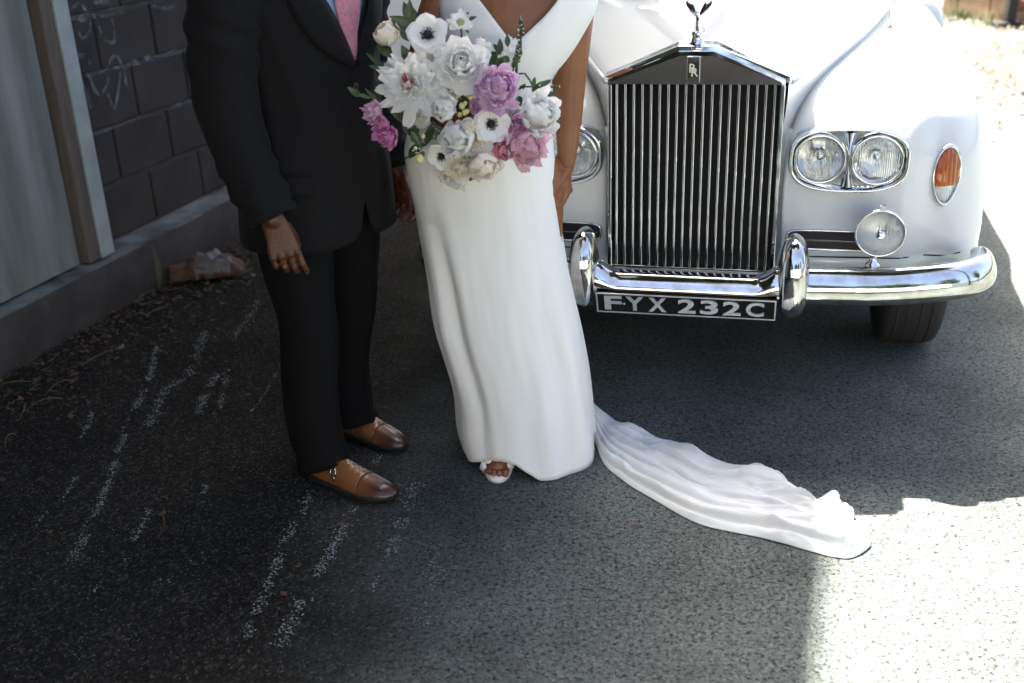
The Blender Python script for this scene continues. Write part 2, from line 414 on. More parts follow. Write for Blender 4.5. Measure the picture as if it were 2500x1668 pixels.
# kerb of old concrete
kb = thing('concrete_kerb', 'low rough concrete kerb under the white door and block wall', 'kerb', wl(0, 0, 0))
rings = []
for i in range(140):
    s = -5 + i * .08
    a = .008 * nz(s * 3, 1) + .004 * nz(s * 14, 2); c = .008 * nz(s * 2.2, 9) + .004 * nz(s * 17, 4)
    rings.append([wl(s, .015 + a, -.02), wl(s, .012 + a + .004*nz(s*20, 7), .10), wl(s, a, .185 + c), wl(s, -.012 + a, .198 + c)])
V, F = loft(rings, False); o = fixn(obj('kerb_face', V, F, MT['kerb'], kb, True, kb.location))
rings = [[wl(-5 + i*.08, .001 - .012 + .008*nz((-5+i*.08)*3, 1) + .004*nz((-5+i*.08)*14, 2), .1985 + .008*nz((-5+i*.08)*2.2, 9) + .004*nz((-5+i*.08)*17, 4)),
          wl(-5 + i*.08, -.10, .203 + .006*nz(i*.3, 3)), wl(-5 + i*.08, -.34, .204)] for i in range(140)]
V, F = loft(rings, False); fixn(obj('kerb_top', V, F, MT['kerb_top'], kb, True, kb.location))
# garage: white sheet door, trim, block wall and the storey above, plus an added overhang
gd = thing('garage_building', 'dark garage with a weathered white door and graffitied grey block wall', 'building', wl(-2, -.2, 0))
wpart('door_panel', -4.6, -.44, -.16, -.085, .215, 2.5, MT['door'], gd, .003)
wpart('door_trim', -.415, -.345, -.15, -.055, .21, 2.6, MT['trim_b'], gd)
wpart('door_trim', -.3445, -.262, -.145, -.047, .21, 2.6, MT['trim_w'], gd)
wpart('door_lintel', -4.6, -.2, -.19, -.045, 2.605, 2.85, MT['trim_b'], gd)
wpart('mortar_wall', -.262, 2.0, -.34, -.178, .2045, 2.9, MT['mortar'], gd, 0)
CH, CL = .236, .40
blk = None
for r in range(12):
    z0 = .212 + r * CH
    if z0 + CH > 2.95: break
    s = -.258 - (0.12 if r % 2 else .32)
    while s < 1.98:
        a, c = max(s, -.256), min(s + CL - .014, 1.995)
        if c - a > .04:
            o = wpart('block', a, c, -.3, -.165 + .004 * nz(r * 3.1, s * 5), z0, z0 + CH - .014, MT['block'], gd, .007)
        s += CL
# graffiti: loose white paint strokes on the blocks
def stroke(P, wd, z):
    P = catmull(P, 7); V = []; F = []
    for i, p in enumerate(P):
        t = (P[min(i+1, len(P)-1)] - P[max(i-1, 0)]); t = t.normalized()
        n = Vector((-t.y, t.x, 0)) * (wd * (.8 + .5 * nz(i * .5, z * 9)))
        V += [p + n, p - n]
    F = [(2*i, 2*i+2, 2*i+3, 2*i+1) for i in range(len(P) - 1)]
    return V, F
for k, pts in enumerate([[(420, 60), (470, 30), (520, 70), (500, 120), (440, 110)], [(560, 20), (650, 10), (660, 60)], [(900, 30), (1000, 50), (1060, 30)],
     [(370, 100), (440, 110), (560, 100), (660, 90), (740, 70)], [(470, 190), (490, 230), (530, 190), (540, 130)], [(590, 160), (620, 240), (680, 250), (680, 180), (660, 100)],
     [(470, 480), (440, 380), (490, 330), (540, 380)], [(440, 430), (520, 560), (540, 650)], [(520, 430), (580, 560), (640, 500), (640, 400), (690, 330), (740, 420)],
     [(640, 560), (680, 650), (700, 560), (720, 420)], [(740, 400), (750, 520)]]):
    q = []
    for (zx, zy) in pts:
        d = ray(zx / 2.45, zy / 2.45); o0 = Vector((0, 0, CAMH))
        tt = ((WO + WN * -.1585) - o0).dot(WN) / d.dot(WN); P = o0 + d * tt
        q.append(Vector(((P - WO).dot(WD), P.z, 0)))
    V, F = stroke(q, .011, k)
    obj('graffiti', [wl(v.x, -.1585 + .0004 * k, v.y) for v in V], F, MT['limewash'], gd, False, gd.location)
# pale smears running along the mortar joints
for r in range(2, 9):
    z0 = .212 + r * CH - .007; s = -.25
    while s < 1.2:
        ln = random.uniform(.08, .3)
        if random.random() < .62:
            hh = random.uniform(.006, .017)
            obj('lime_smear', [wl(s + i*ln/5, -.1578, z0 + hh*nz(s*9+i, r) + q*hh*(.35+.65*math.sin(math.pi*(i+.4)/5.8))) for i in range(6) for q in (-1, 1)], [(2*i, 2*i+2, 2*i+3, 2*i+1) for i in range(5)], MT['limewash'], gd, False, gd.location)
        s += ln
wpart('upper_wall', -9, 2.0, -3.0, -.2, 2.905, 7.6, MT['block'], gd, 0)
wpart('eave', -9, 1.94, -3.0, -.03, 7.603, 7.92, MT['soffit'], gd, .01)
wpart('added_canopy', -9, 1.9, -.195, 1.55, 2.91, 3.03, MT['soffit'], gd, .01)  # unseen overhang, added to darken the lane's left side
wpart('added_canopy_fascia', -9, 1.9, 1.551, 1.58, 2.8, 3.07, MT['soffit'], gd, .005)
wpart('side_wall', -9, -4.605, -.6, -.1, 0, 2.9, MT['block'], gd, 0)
wpart('added_shade_wall', -6.3, -6.0, -.095, 1.3, 0, 2.9, MT['block'], gd, 0)  # added out of view to block sky light from behind left
# cream rendered building further along
cb = thing('cream_building', 'tall cream rendered building beyond the block wall', 'building', wl(6, -1, 0))
wpart('wall', 2.005, 9.0, -5, -.12, 0, 7.7, MT['cream'], cb, .01)
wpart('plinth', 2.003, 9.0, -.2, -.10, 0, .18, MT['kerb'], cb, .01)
wpart('cornice', 1.95, 9.05, -5.05, -.02, 7.703, 7.95, MT['cream'], cb, .02)
for s in (3.6, 5.8, 7.9):
    f = wpart('window', s - .45, s + .45, -.2, -.105, 4.6, 6.0, MT['trim_w'], cb, .004)
    wpart('pane', s - .38, s + .38, -.16, -.101, 4.67, 5.93, MT['glass'], f, 0).location = -f.matrix_local.translation * 0
    f2 = wpart('window', s - .45, s + .45, -.2, -.105, 1.6, 2.9, MT['trim_w'], cb, .004)
# yellow pipe at the end of the block wall
yp = thing('downpipe', 'dull yellow pipe rising beside the graffitied block wall', 'pipe', wl(1.02, -.12, .2))
V, F = tube([wl(1.02, -.125, .2), wl(1.02, -.125, 1.0), wl(1.03, -.122, 2.0), wl(1.03, -.122, 2.88)], .026, 12)
obj('pipe', V, F, mat('pipe_yellow', (.17, .14, .06), .6, var=.4, vscale=9), yp, True, yp.location)
for z in (.5, 1.6):
    wpart('bracket', .985, 1.065, -.16, -.10, z, z + .03, MT['iron'], yp, .003)

# ------------------------------------------------------------------ litter, weeds and chalky flecks on the asphalt
def leafquad(mb, c, ln, wd, ang, tilt, curl, mi=0):
    d = Vector((math.cos(ang), math.sin(ang), 0)); n = Vector((-d.y, d.x, 0)); u = Vector((0, 0, 1))
    rows = [(-.5, .08), (-.2, .8), (.12, 1.), (.5, .06)]
    V = []
    for a, q in rows:
        h = curl * abs(a) ** 1.5 * 2
        cen = Vector(c) + d * (a * ln) + u * (h * ln + tilt * (a + .5) * ln + .002)
        V += [cen + n * (q * wd / 2) + u * (curl * wd * .5 * q), cen, cen - n * (q * wd / 2) + u * (curl * wd * .3 * q)]
    mb.add(V, [(3*i+j, 3*i+3+j, 3*i+4+j, 3*i+1+j) for i in range(3) for j in range(2)], mi)
rnd = random.Random(11)
lt = MB()
for i in range(2600):
    s = rnd.uniform(-3.2, 2.2); d = abs(rnd.gauss(0, .23)) + .012
    if d > .75: continue
    p = wl(s, d, 0); sz = rnd.uniform(.010, .034)
    leafquad(lt, (p.x, p.y, .001 + rnd.random() * .012), sz, sz * rnd.uniform(.3, .7), rnd.uniform(0, 6.3), rnd.uniform(0, .35), rnd.uniform(0, .35), 0 if rnd.random() < .9 else 1)
o = lt.build('leaf_litter', [MT['litter'], MT['leaf_brown']], None)
tag(o, 'dark leaf litter and grit gathered along the concrete kerb', 'leaf litter', kind='stuff')
# thin grass stalks by the kerb
st = MB()
for i in range(46):
    s = rnd.uniform(-2.6, 1.2); d = rnd.uniform(.02, .5); p = wl(s, d, .006); a = rnd.uniform(0, 6.3); ln = rnd.uniform(.05, .22)
    P = [p + Vector((math.cos(a + k*.12) * ln * k / 4, math.sin(a + k*.12) * ln * k / 4, .004 + .012 * math.sin(k))) for k in range(5)]
    st.add(*tube(P, [.0014, .0013, .0012, .001, .0006], 5))
for q in range(3):
    p = wl(-.12 + .012*q, .03, 0); st.add(*tube([p, p + Vector((.004, 0, .10)), p + Vector((.002, .01, .2 - .03*q))], [.003, .0022, .0008], 6))
o = st.build('dry_grass', mat('dry_stalk', (.16, .15, .06), .8, var=.3, vscale=20), None)
tag(o, 'thin dry grass stalks lying along the kerb', 'grass', kind='stuff')
STREAKS = [
 ([(384,846),(370,908),(348,962),(330,1006),(312,1051),(286,1109),(268,1172),(255,1200),(230,1262),(196,1330),(174,1372)], .022, 1.0),
 ([(504,810),(478,864),(464,917),(402,953),(375,1011),(366,1042)], .028, .8), ([(536,913),(500,962),(482,1015)], .028, .9),
 ([(558,904),(545,962),(531,1011)], .016, .8), ([(634,734),(603,783),(571,832)], .03, .6), ([(228,1006),(196,1073)], .018, .6),
 ([(370,1240),(340,1300),(302,1372)], .016, .8), ([(872,1236),(834,1304),(796,1368),(749,1440),(715,1513),(681,1585)], .030, 1.0),
 ([(766,1198),(732,1262),(694,1330),(660,1415),(638,1474),(600,1564)], .024, .9), ([(504,1185),(496,1228)], .012, 1.0),
 ([(187,1164),(149,1228)], .010, .6), ([(115,1249),(64,1321)], .012, .5), ([(970,1270),(953,1338),(919,1398),(911,1449)], .022, .5),
 ([(255,1415),(213,1462)], .02, .3), ([(700,860),(650,960),(610,1010)], .01, .35), ([(930,1110),(900,1150),(880,1180)], .03, .6),
 ([(1010,1180),(985,1270),(960,1350)], .05, .5), ([(540,1340),(440,1390),(380,1430)], .04, .18), ([(1060,1330),(1045,1450),(1020,1560)], .04, .3)]
fl = MB()
for pts, wd, dens in STREAKS:
    P = [at_z(x, y) for x, y in pts]
    for i in range(len(P) - 1):
        seg = P[i+1] - P[i]; nn = Vector((-seg.y, seg.x, 0)).normalized()
        for k in range(int(seg.length * 620 * dens * (wd / .02) ** .6)):
            t = rnd.random(); c = P[i] + seg * t + nn * rnd.gauss(0, wd * .36)
            if nz(c.x * 14, c.y * 14, 3) < -.22: continue
            r = rnd.choice((.001, .0014, .0018, .0025, .0034)); n = 6; a0 = rnd.random() * 6
            V = [Vector((c.x, c.y, .0042))] + [Vector((c.x + r * rnd.uniform(.6, 1.3) * math.cos(a0 + 6.283*j/n), c.y + r * rnd.uniform(.6, 1.3) * math.sin(a0 + 6.283*j/n), .0022)) for j in range(n)]
            fl.add(V, [(0, 1 + j, 1 + (j+1) % n) for j in range(n)])
for k in range(1500):      # loose grains everywhere in the lane's dark strip
    c = at_z(rnd.uniform(0, 1150), rnd.uniform(820, 1660)); r = rnd.choice((.0007, .0009, .0012, .0016)); a0 = rnd.random()*6
    V = [Vector((c.x, c.y, .0036))] + [Vector((c.x + r*math.cos(a0+6.283*j/5), c.y + r*math.sin(a0+6.283*j/5), .0018)) for j in range(5)]
    fl.add(V, [(0, 1+j, 1+(j+1) % 5) for j in range(5)])
o = fl.build('paint_flecks', MT['chip'], None, False)
tag(o, 'broken streaks of white paint flecks across the dark asphalt', 'paint flecks', kind='stuff')
# single fallen leaves
LV = [(398, 1262, .034, 'leaf_brown', 'curled tan leaf with a stalk, alone on dark asphalt lower left'), (123, 1306, .022, 'leaf_brown', 'small red brown leaf near the left picture edge'),
      (728, 1389, .020, 'leaf_brown', 'brown leaf between the two long white streaks'), (834, 1287, .022, 'leaf_brown', 'brown leaf lying on the white streak below the shoe'),
      (789, 1377, .016, 'leaf_brown', 'dark brown leaf on the edge of the right white streak'), (694, 1457, .024, 'leaf_brown', 'round dark leaf lowest between the white streaks'),
      (632, 1500, .015, 'leaf_brown', 'tiny dark leaf on the left of the two long white streaks'), (1552, 1291, .017, 'leaf_brown', 'dark leaf on the grey asphalt below the train'),
      (1361, 1415, .012, 'leaf_brown', 'tiny reddish leaf on grey asphalt below the bride'), (295, 856, .040, 'leaf_pale', 'pale yellowish leaf near the kerb litter'),
      (607, 970, .020, 'leaf_brown', 'red brown leaf just left of the dark trousers'), (900, 995, .030, 'leaf_brown', 'orange brown leaf behind the rear shoe')]
for k, (x, y, sz, mk, lb) in enumerate(LV):
    p = at_z(x, y); mb = MB(); leafquad(mb, (0, 0, .002), sz, sz * .62, rnd.uniform(0, 6), .1, .35)
    if k == 0: mb.add(*tube([(0, 0, .004), (.02, -.05, .006), (.018, -.11, .003)], .0012, 5))
    o = mb.build('fallen_leaf', MT[mk], None); o.location = (p.x, p.y, .001); solid(o, .0006)
    tag(o, lb, 'leaf', 'single leaves on the asphalt')

# crumpled paper bag by the kerb
bp_ = at_z(510, 676)
tb = thing('paper_bag', 'crumpled brown paper bag lying by the kerb left of the man', 'paper bag', (bp_.x, bp_.y, 0))
def crumple(nu, nv, rx, ry, rz, sd, mouth=True):
    rings = []
    for i in range(nu + 1):
        a = i / nu; x = (a - .5) * 2
        ring = []
        k = (1 - abs(x) ** 3.2) ** .5 * .9 + .1
        if mouth and x < -.55: k = max(k, .75)
        for j in range(nv):
            th = 2 * math.pi * j / nv
            y = math.cos(th) * ry * k; z = max(0.0, .45 + .55*math.sin(th)) * rz * k
            c = nz(x * 2.6 + sd, math.cos(th) * 2, math.sin(th) * 2) * .35 + abs(nz(x * 6, th * 2, sd)) * .25
            ring.append((x * rx * (1 + .06*nz(th, sd)), y * (1 + c * .6) + .02 * nz(x*3, sd), max(.003, z * (1 + c))))
        rings.append(ring)
    return loft(rings, True, False, True)
V, F = crumple(26, 26, .165, .075, .085, 2.); o = obj('bag', V, F, MT['bag'], tb); o.rotation_euler = (0, 0, R(12)); solid(o, .0015)
V, F = crumple(20, 24, .10, .06, .10, 6., False); o = obj('printed_panel', V, F, MT['bag_w'], tb); o.location = (.03, -.012, .006); o.rotation_euler = (0, 0, R(18))
V, F = crumple(12, 16, .03, .035, .05, 8., False); o = obj('bag_mouth', V, F, MT['black'], tb); o.location = (-.13, -.035, .012)
pc = obj('paper_scrap', *crumple(8, 10, .012, .010, .012, 3., False), MT['bag_w'], None); q = at_z(617, 676); pc.location = (q.x, q.y, 0)
tag(pc, 'small white scrap of paper beside the brown paper bag', 'paper scrap')

# ------------------------------------------------------------------ far right: sandstone wall, iron post, dry leaves
b0, b1 = at_z(2296, 36), at_z(2478, 62)
sw = thing('low_wall', 'low sunlit sandstone coloured wall at the far right of the lane', 'wall', b0)
dx = (b1 - b0); dx.z = 0; LW = dx.length; dx.normalize(); dn = Vector((-dx.y, dx.x, 0))
if dn.y < 0: dn = -dn
def sbox(a, c, d0, d1, z0, z1):
    V, F = box((a, d0, z0), (c, d1, z1)); return [dx * v[0] + dn * v[1] + Vector((0, 0, v[2])) for v in V], F
o = fixn(obj('core', *sbox(0.02, LW - .02, .03, .3, 0, 1.2), MT['brick_r'], sw, False))
r = 0
for zc in range(4):
    s = -.0 if zc % 2 else -.25; 
    while s < LW - .02:
        a, c = max(s, 0), min(s + .49, LW)
        if c - a > .05: bevel(fixn(obj('stone', *sbox(a, c - .012, .01 * rnd.random(), .33, zc * .3 + .004, zc * .3 + .292), MT['brick_r'], sw, False)), .012)
        s += .5
bevel(fixn(obj('coping', *sbox(-.03, LW + .03, -.03, .36, 1.205, 1.28), MT['brick_r'], sw, False)), .01)
q = at_z(2462, 68)
ip = thing('iron_post', 'black iron post at the right end of the sandstone wall', 'post', q)
o = obj('post', *box((-.05, -.04, .06), (.05, .06, 1.7)), MT['iron'], ip, False); bevel(o, .008); o.rotation_euler = (0, R(2), 0)
bevel(obj('foot', *box((-.14, -.07, 0), (.10, .09, .06)), MT['iron'], ip, False), .01)
o = obj('rail', *tube([(.05, .0, .22), (.8, -.1, .18), (1.6, -.3, .18)], .06, 10), MT['rust'], ip)
q2 = at_z(2490, 20)
pl = thing('planter_box', 'dark timber frame behind the iron post at the picture edge', 'frame', (q2.x + .1, q2.y + .35, 0))
for k, (a, c) in enumerate([((0, 0, 0), (1.6, .08, .10)), ((0, 0, .28), (1.6, .08, .38)), ((0, 0, .56), (1.6, .08, .66)), ((.25, .081, 0), (.33, .15, .9)), ((1.2, .081, 0), (1.28, .15, .9))]):
    bevel(obj('board', *box(a, c), MT['rust'] if k % 2 else MT['soffit'], pl, False), .006)
dl = MB()
for i in range(4200):
    c = at_z(rnd.gauss(2440, 110), 100 + abs(rnd.gauss(60, 70)), 0) if i % 3 else at_z(rnd.uniform(2230, 2600), rnd.uniform(30, 95), 0)
    if nz(c.x * 1.7, c.y * 1.7, 5) < -.18: continue
    sz = rnd.uniform(.02, .055)
    leafquad(dl, (c.x, c.y, .003 + rnd.random() * .02), sz, sz * rnd.uniform(.35, .7), rnd.uniform(0, 6.3), rnd.uniform(0, .4), rnd.uniform(.05, .5), 0 if rnd.random() < .75 else 1)
o = dl.build('dry_leaves', [MT['litter_y'], MT['bag']], None)
tag(o, 'dry straw coloured leaves scattered over the sunlit ground far right', 'dry leaves', kind='stuff')
wd_ = MB()
for i in range(160):
    c = at_z(*rnd.choice(((2350, 50), (2425, 62), (2320, 42))), 0) + Vector((rnd.gauss(0, .14), rnd.gauss(-.05, .07), 0)); a = rnd.uniform(0, 6.3); h = rnd.uniform(.06, .2)
    t = Vector((math.cos(a), math.sin(a), 0)); n = Vector((-t.y, t.x, 0)) * .006
    wd_.add([c - n, c + n, c + t*h*.25 + n*.8 + Vector((0, 0, h*.6)), c + t*h*.25 - n*.8 + Vector((0, 0, h*.6)), c + t*h*.6 + Vector((0, 0, h))], [(0, 1, 2, 3), (3, 2, 4)])
o = wd_.build('weeds', MT['grass'], None)
tag(o, 'tufts of green weeds at the foot of the sandstone wall', 'weeds', kind='stuff')

# ------------------------------------------------------------------ out of frame: a tree over the roofs, added sky-blocking trees and bounce wall, trees around the lane
def tree(name, label, base, h, crown, rad, n, seed, leaf=.1, thick=.16):
    rr = random.Random(seed); t = thing(name, label, 'tree', base)
    B = Vector(base); C = Vector(crown) - B
    P = [Vector((0, 0, -.1)), Vector((C.x*.15, C.y*.1, C.z*.35)), Vector((C.x*.5, C.y*.5, C.z*.65)), C]
    mb = MB(); mb.add(*tube(catmull(P, 4), [lerp(thick, thick*.3, i/12) for i in range(13)], 10))
    clumps = []
    for i in range(26):
        while True:
            v = Vector((rr.uniform(-1, 1), rr.uniform(-1, 1), rr.uniform(-1, 1)))
            if .3 < v.length < 1: break
        c = C + Vector((v.x*rad[0], v.y*rad[1], v.z*rad[2])); clumps.append(c)
        s = P[2].lerp(C, rr.random()); mid = s.lerp(c, .5) + Vector((0, 0, .15))
        mb.add(*tube([s, mid, c], [thick*.25, thick*.14, .012], 6))
    mb.build('trunk', MT['bark'], t)
    cr = MB()
    for i in range(n):
        c = rr.choice(clumps); q = c + Vector((rr.gauss(0, rad[0]*.2), rr.gauss(0, rad[1]*.2), rr.gauss(0, rad[2]*.18)))
        a = Vector((rr.gauss(0, 1), rr.gauss(0, 1), rr.gauss(0, .6))).normalized(); b_ = a.orthogonal().normalized() * leaf * .32; l = leaf * rr.uniform(.6, 1.2)
        cr.add([q - a*l*.5, q + b_, q + a*l*.5, q - b_], [(0, 1, 2, 3)])
    cr.build('crown', MT['foliage'], t, False); return t
tree('leafy_tree', 'leafy tree rising behind the cream building', (-4.2, 8.6, 0), 10, (-4.0, 7.2, 8.8), (1.7, 2.6, 1.5), 9000, 3, .13)
tree('added_overhang_tree', 'added wide tree above the garage roof, screening the overhead sky', (-4.6, 1.0, 0), 11, (-1.3, 1.5, 9.4), (2.3, 3.0, .9), 11000, 8, .24)  # crown added out of view to cut the light from overhead
tree('added_spread_tree', 'added wide tree over the open side of the lane, screening the sky', (6.2, -1.5, 0), 11, (2.9, .9, 9.4), (2.5, 3.2, .9), 11000, 18, .24)  # second added crown, covers the sky above the open side
bw = thing('bounce_wall', 'added pale rendered wall behind the viewpoint, bouncing fill light', 'wall', (1, -9, 0))  # unseen wall added to bounce sunlight onto the fronts
obj('wall', *box((-6, 0, 0), (7, -.3, 2.6)), MT['cream'], bw, False)
bevel(obj('coping', *box((-6.05, .05, 2.603), (7.05, -.35, 2.7)), MT['kerb_top'], bw, False), .01)
for k, (x, y, s) in enumerate([(-7, -13, 4), (-1.5, -14, 5), (4, -13, 9), (9, -11, 12), (13, -3, 14)]):
    tree('garden_tree', ['rounded tree behind the rendered wall, furthest left', 'second rounded tree behind the rendered wall', 'third rounded tree behind the rendered wall', 'fourth rounded tree behind the rendered wall', 'rounded tree beyond the lane, nearest its open side'][k], (x, y, 0), 6, (x + .3, y, 4.4), (2.3, 2.2, 1.9), 2600, s, .32, .2)

for k, (x, y, s, zc) in enumerate([(-4.5, 19, 21, 6.2), (.5, 21, 22, 7.0), (5.5, 20, 25, 6.4), (10.5, 19, 27, 6.0)]):
    tree('lane_tree', ['tall tree closing the far end of the lane, leftmost', 'tall tree closing the far end of the lane, behind the car roof', 'tall tree closing the far end of the lane, right of the car', 'tall tree closing the far end of the lane, rightmost'][k], (x, y, 0), 8, (x + .3, y, zc), (2.7, 2.4, 2.9), 4200, s, .34, .25)
# ------------------------------------------------------------------ the car (local frame: u to its picture-right, v rearwards, w up)
car = thing('vintage_car', 'white vintage saloon with a tall chrome grille parked behind the bride', 'car', (.54, 3.06, 0), R(-14))
def cpart(name, V, F, mt, parent=None, smooth=True, fix=True):
    o = obj(name, V, F, MT[mt] if isinstance(mt, str) else mt, parent or car, smooth)
    if fix: fixn(o)
    return o
PA = [(.275,.45),(.262,.58),(.258,.72),(.265,.86),(.305,.965),(.40,1.03),(.53,1.055),(.65,1.055),(.74,1.03),(.80,.965),(.838,.88),(.858,.78),(.866,.66),(.860,.54),(.82,.455),(.55,.44)]
PB = [(.44,.45),(.44,.60),(.44,.75),(.45,.92),(.475,1.01),(.525,1.065),(.59,1.088),(.68,1.082),(.78,1.04),(.85,.97),(.895,.885),(.918,.78),(.925,.66),(.918,.54),(.87,.455),(.64,.44)]
PC = [(.55,.45),(.55,.60),(.56,.75),(.57,.92),(.60,1.02),(.65,1.07),(.70,1.088),(.77,1.075),(.84,1.035),(.89,.97),(.925,.885),(.938,.78),(.94,.66),(.93,.54),(.88,.455),(.7,.44)]
NS = 96
def closed_spline(P, n):
    m_ = len(P); out = []
    for i in range(n):
        x = i * m_ / n; k = int(x); t = x - k
        p0, p1, p2, p3 = [Vector((*P[(k + d) % m_], 0)) for d in (-1, 0, 1, 2)]
        out.append(.5*((2*p1) + (p2-p0)*t + (2*p0-5*p1+4*p2-p3)*t*t + (3*p1-p0-3*p2+p3)*t**3))
    return out
SA, SB, SD = closed_spline(PA, NS), closed_spline(PB, NS), closed_spline(PC, NS)
CT = Vector((.53, .72, 0))
def vface(u, w_):
    return .062 + .055 * sstep(.585, .70, u) + .10 * max(0, u - .62) ** 1.2 + .03 * sstep(.52, .45, w_) * 1.0
def dirs(p):                                  # depth and sharpness of the rounded nose towards each side of the outline
    a = math.atan2(p.y - CT.y, p.x - CT.x)
    up, out_, inn, dn_ = max(0, math.sin(a)) ** 2, max(0, math.cos(a)) ** 2, max(0, -math.cos(a)) ** 2, max(0, -math.sin(a)) ** 2
    s = up + out_ + inn + dn_
    return (.42*up + .36*out_ + .035*inn + .10*dn_) / s, (2.35*up + 2.9*out_ + 7*inn + 5*dn_) / s
def nose(s, k):
    p = SA[s]; D, pw = dirs(p); q = CT + (p - CT) * k
    return q.x, vface(q.x, q.y) + D * (1 - (1 - k ** pw) ** (1 / pw)), q.y
KS = [.02] + [i / 22 for i in range(1, 20)] + [.89, .91, .93, .95, .97, .985, .995, 1.0]
def wing(sg):
    rings = [[nose(s, k) for s in range(NS)] for k in KS]
    for j in range(1, 27):
        t = j / 26; ring = []
        for s in range(NS):
            v0 = rings[len(KS)-1][s][1]; v = lerp(v0, 2.3, t ** 1.25)
            if v < 1.05: q = SA[s].lerp(SB[s], sstep(.25, 1.25, v) if v < .45 else lerp(sstep(.25, 1.25, .45), 1, (v - .45) / .6))
            else: q = SB[s].lerp(SD[s], (v - 1.05) / 1.25)
            if v <= v0 + 1e-6: q = SA[s]
            ring.append((q.x, v, q.y))
        rings.append(ring)
    rings = [[(sg * a, b, c) for a, b, c in r_] for r_ in rings]
    return loft(rings, True, True, True)
FACE = [(nose(s, k)) for s in range(NS) for k in KS[:-4]]
def fv(u, w_):
    return min(FACE, key=lambda q: (q[0]-u)**2 + (q[2]-w_)**2)[1]
def cutwheel(o, sg, v, r):
    c = obj('cutter', *lathe([(r, 0), (r, .5)], (sg * .60, v, .36), (sg, 0, 0), 40, True, True), None); fixn(c)
    c.matrix_world = car.matrix_basis.copy()
    md = o.modifiers.new('bo', 'BOOLEAN'); md.object = c; md.operation = 'DIFFERENCE'; md.solver = 'EXACT'
    bpy.context.view_layer.update()
    me = bpy.data.meshes.new_from_object(o.evaluated_get(bpy.context.evaluated_depsgraph_get()))
    o.modifiers.clear(); 
    if len(me.polygons) > 500: o.data = me
    cm = c.data; bpy.data.objects.remove(c); bpy.data.meshes.remove(cm)
for sg in (1, -1):
    o = cpart('wing', *wing(sg), 'paint')
    cutwheel(o, sg, .80, .43)
    b_ = bmesh.new(); b_.from_mesh(o.data)                    # opening for the twin lamps
    def inside(f):
        c = f.calc_center_median(); return c.y < .2 and (abs(abs(c.x) - .435) / .150) ** 2.9 + (abs(c.z - .829) / .080) ** 2.9 < 1
    bmesh.ops.delete(b_, geom=[f for f in b_.faces if inside(f)], context='FACES'); b_.to_mesh(o.data); b_.free()
# nose panel closing the gap behind the grille
cpart('nose_panel', *box((-.30, .13, .43), (.30, .16, .90)), 'paint', smooth=False)
cpart('underbody', *box((-.58, .55, .22), (.58, 4.9, .46)), 'under', smooth=False)
cpart('radiator_core', *box((-.235, .07, .49), (.235, .10, 1.05)), 'black', smooth=False)
# bonnet
def bonnet():
    rows = []
    vs = [.07, .12, .2, .3, .45, .6, .8, 1.0, 1.25, 1.5, 1.75, 1.98]
    for v in vs:
        ue = spl(v, [.07, .5, 1.0, 1.98], [.250, .398, .555, .71]); ce = spl(v, [.07, .5, 1., 1.98], [1.136, 1.158, 1.182, 1.195])
        ed = spl(v, [.07, .5, 1., 1.98], [1.052, 1.087, 1.130, 1.135]); ex = spl(v, [.07, .4, 1.], [1.25, 1.9, 2.6])
        half = []
        for i in range(15):
            a = i / 14; half.append((ue * a, v, ed + (ce - ed) * (1 - a ** ex)))
        half += [(ue + .006, v, ed - .008), (ue + .007, v, ed - .03), (ue + .002, v, ed - .10), (ue - .02, v, ed - .24)]
        rows.append([(-a, b, c) for a, b, c in half[:0:-1]] + half)
    return loft(rows, False)
cpart('bonnet', *bonnet(), 'paint')
for sg in (1, -1):
    P = [(sg * (spl(v, [.07, .5, 1.0, 1.98], [.250, .398, .555, .71]) + .010), v, spl(v, [.07, .5, 1., 1.98], [1.052, 1.087, 1.130, 1.135]) - .012) for v in [.09, .2, .3, .45, .6, .8, 1., 1.25, 1.5, 1.75, 1.95]]
    cpart('bonnet_bead', *tube(P, .008, 8), 'paint')
P = [(0, v, spl(v, [.07, .5, 1., 1.98], [1.136, 1.158, 1.182, 1.195]) + .001) for v in (.1, .3, .5, .75, 1., 1.4, 1.9)]
cpart('bonnet_strip', *tube(P, [(.0055, .004)] * 7, 8), 'chrome')
# grille
gs = MB()
for sg in (1, -1):
    gs.add(*box((min(sg*.2345, sg*.247), 0, .497), (max(sg*.2345, sg*.247), .115, 1.049)))
gs.add(*box((-.2344, .001, .497), (.2344, .03, .507)))
gr_ = gs.build('grille_frame', MT['chrome'], car, False); bevel(gr_, .003, 3)
blade = None
NV = 19
for i in range(NV):
    u = -.2205 + .441 * i / (NV - 1)
    if blade is None:
        blade = obj('vane', [(x, y, z) for z in (.5072, 1.0485) for x, y in ((-.0046, .05), (-.0046, .0095), (-.0040, .0066), (-.0024, .0047), (0, .004), (.0024, .0047), (.0040, .0066), (.0046, .0095), (.0046, .05))],
                    [(j, (j+1) % 9, 9 + (j+1) % 9, 9 + j) for j in range(9)], MT['chrome'], gr_, True)
        b_ = blade
    else:
        b_ = link(blade.copy(), gr_)
    b_.location = (u, 0, 0)
def ped(out_, v):
    a = out_
    return [(-.247 - a, v, 1.0495), (.247 + a, v, 1.0495), (.247 + a, v, 1.060 + a*.4), (.048 + a*.3, v, 1.1375 + a), (-.048 - a*.3, v, 1.1375 + a), (-.247 - a, v, 1.060 + a*.4)]
V, F = loft([ped(-.010, .0), ped(.0, .010), ped(.0, .030), ped(.012, .032), ped(.014, .04), ped(.016, .10), ped(.0, .13)], True, True, True)
pd = cpart('grille_pediment', V, F, 'chrome', gr_, smooth=False)
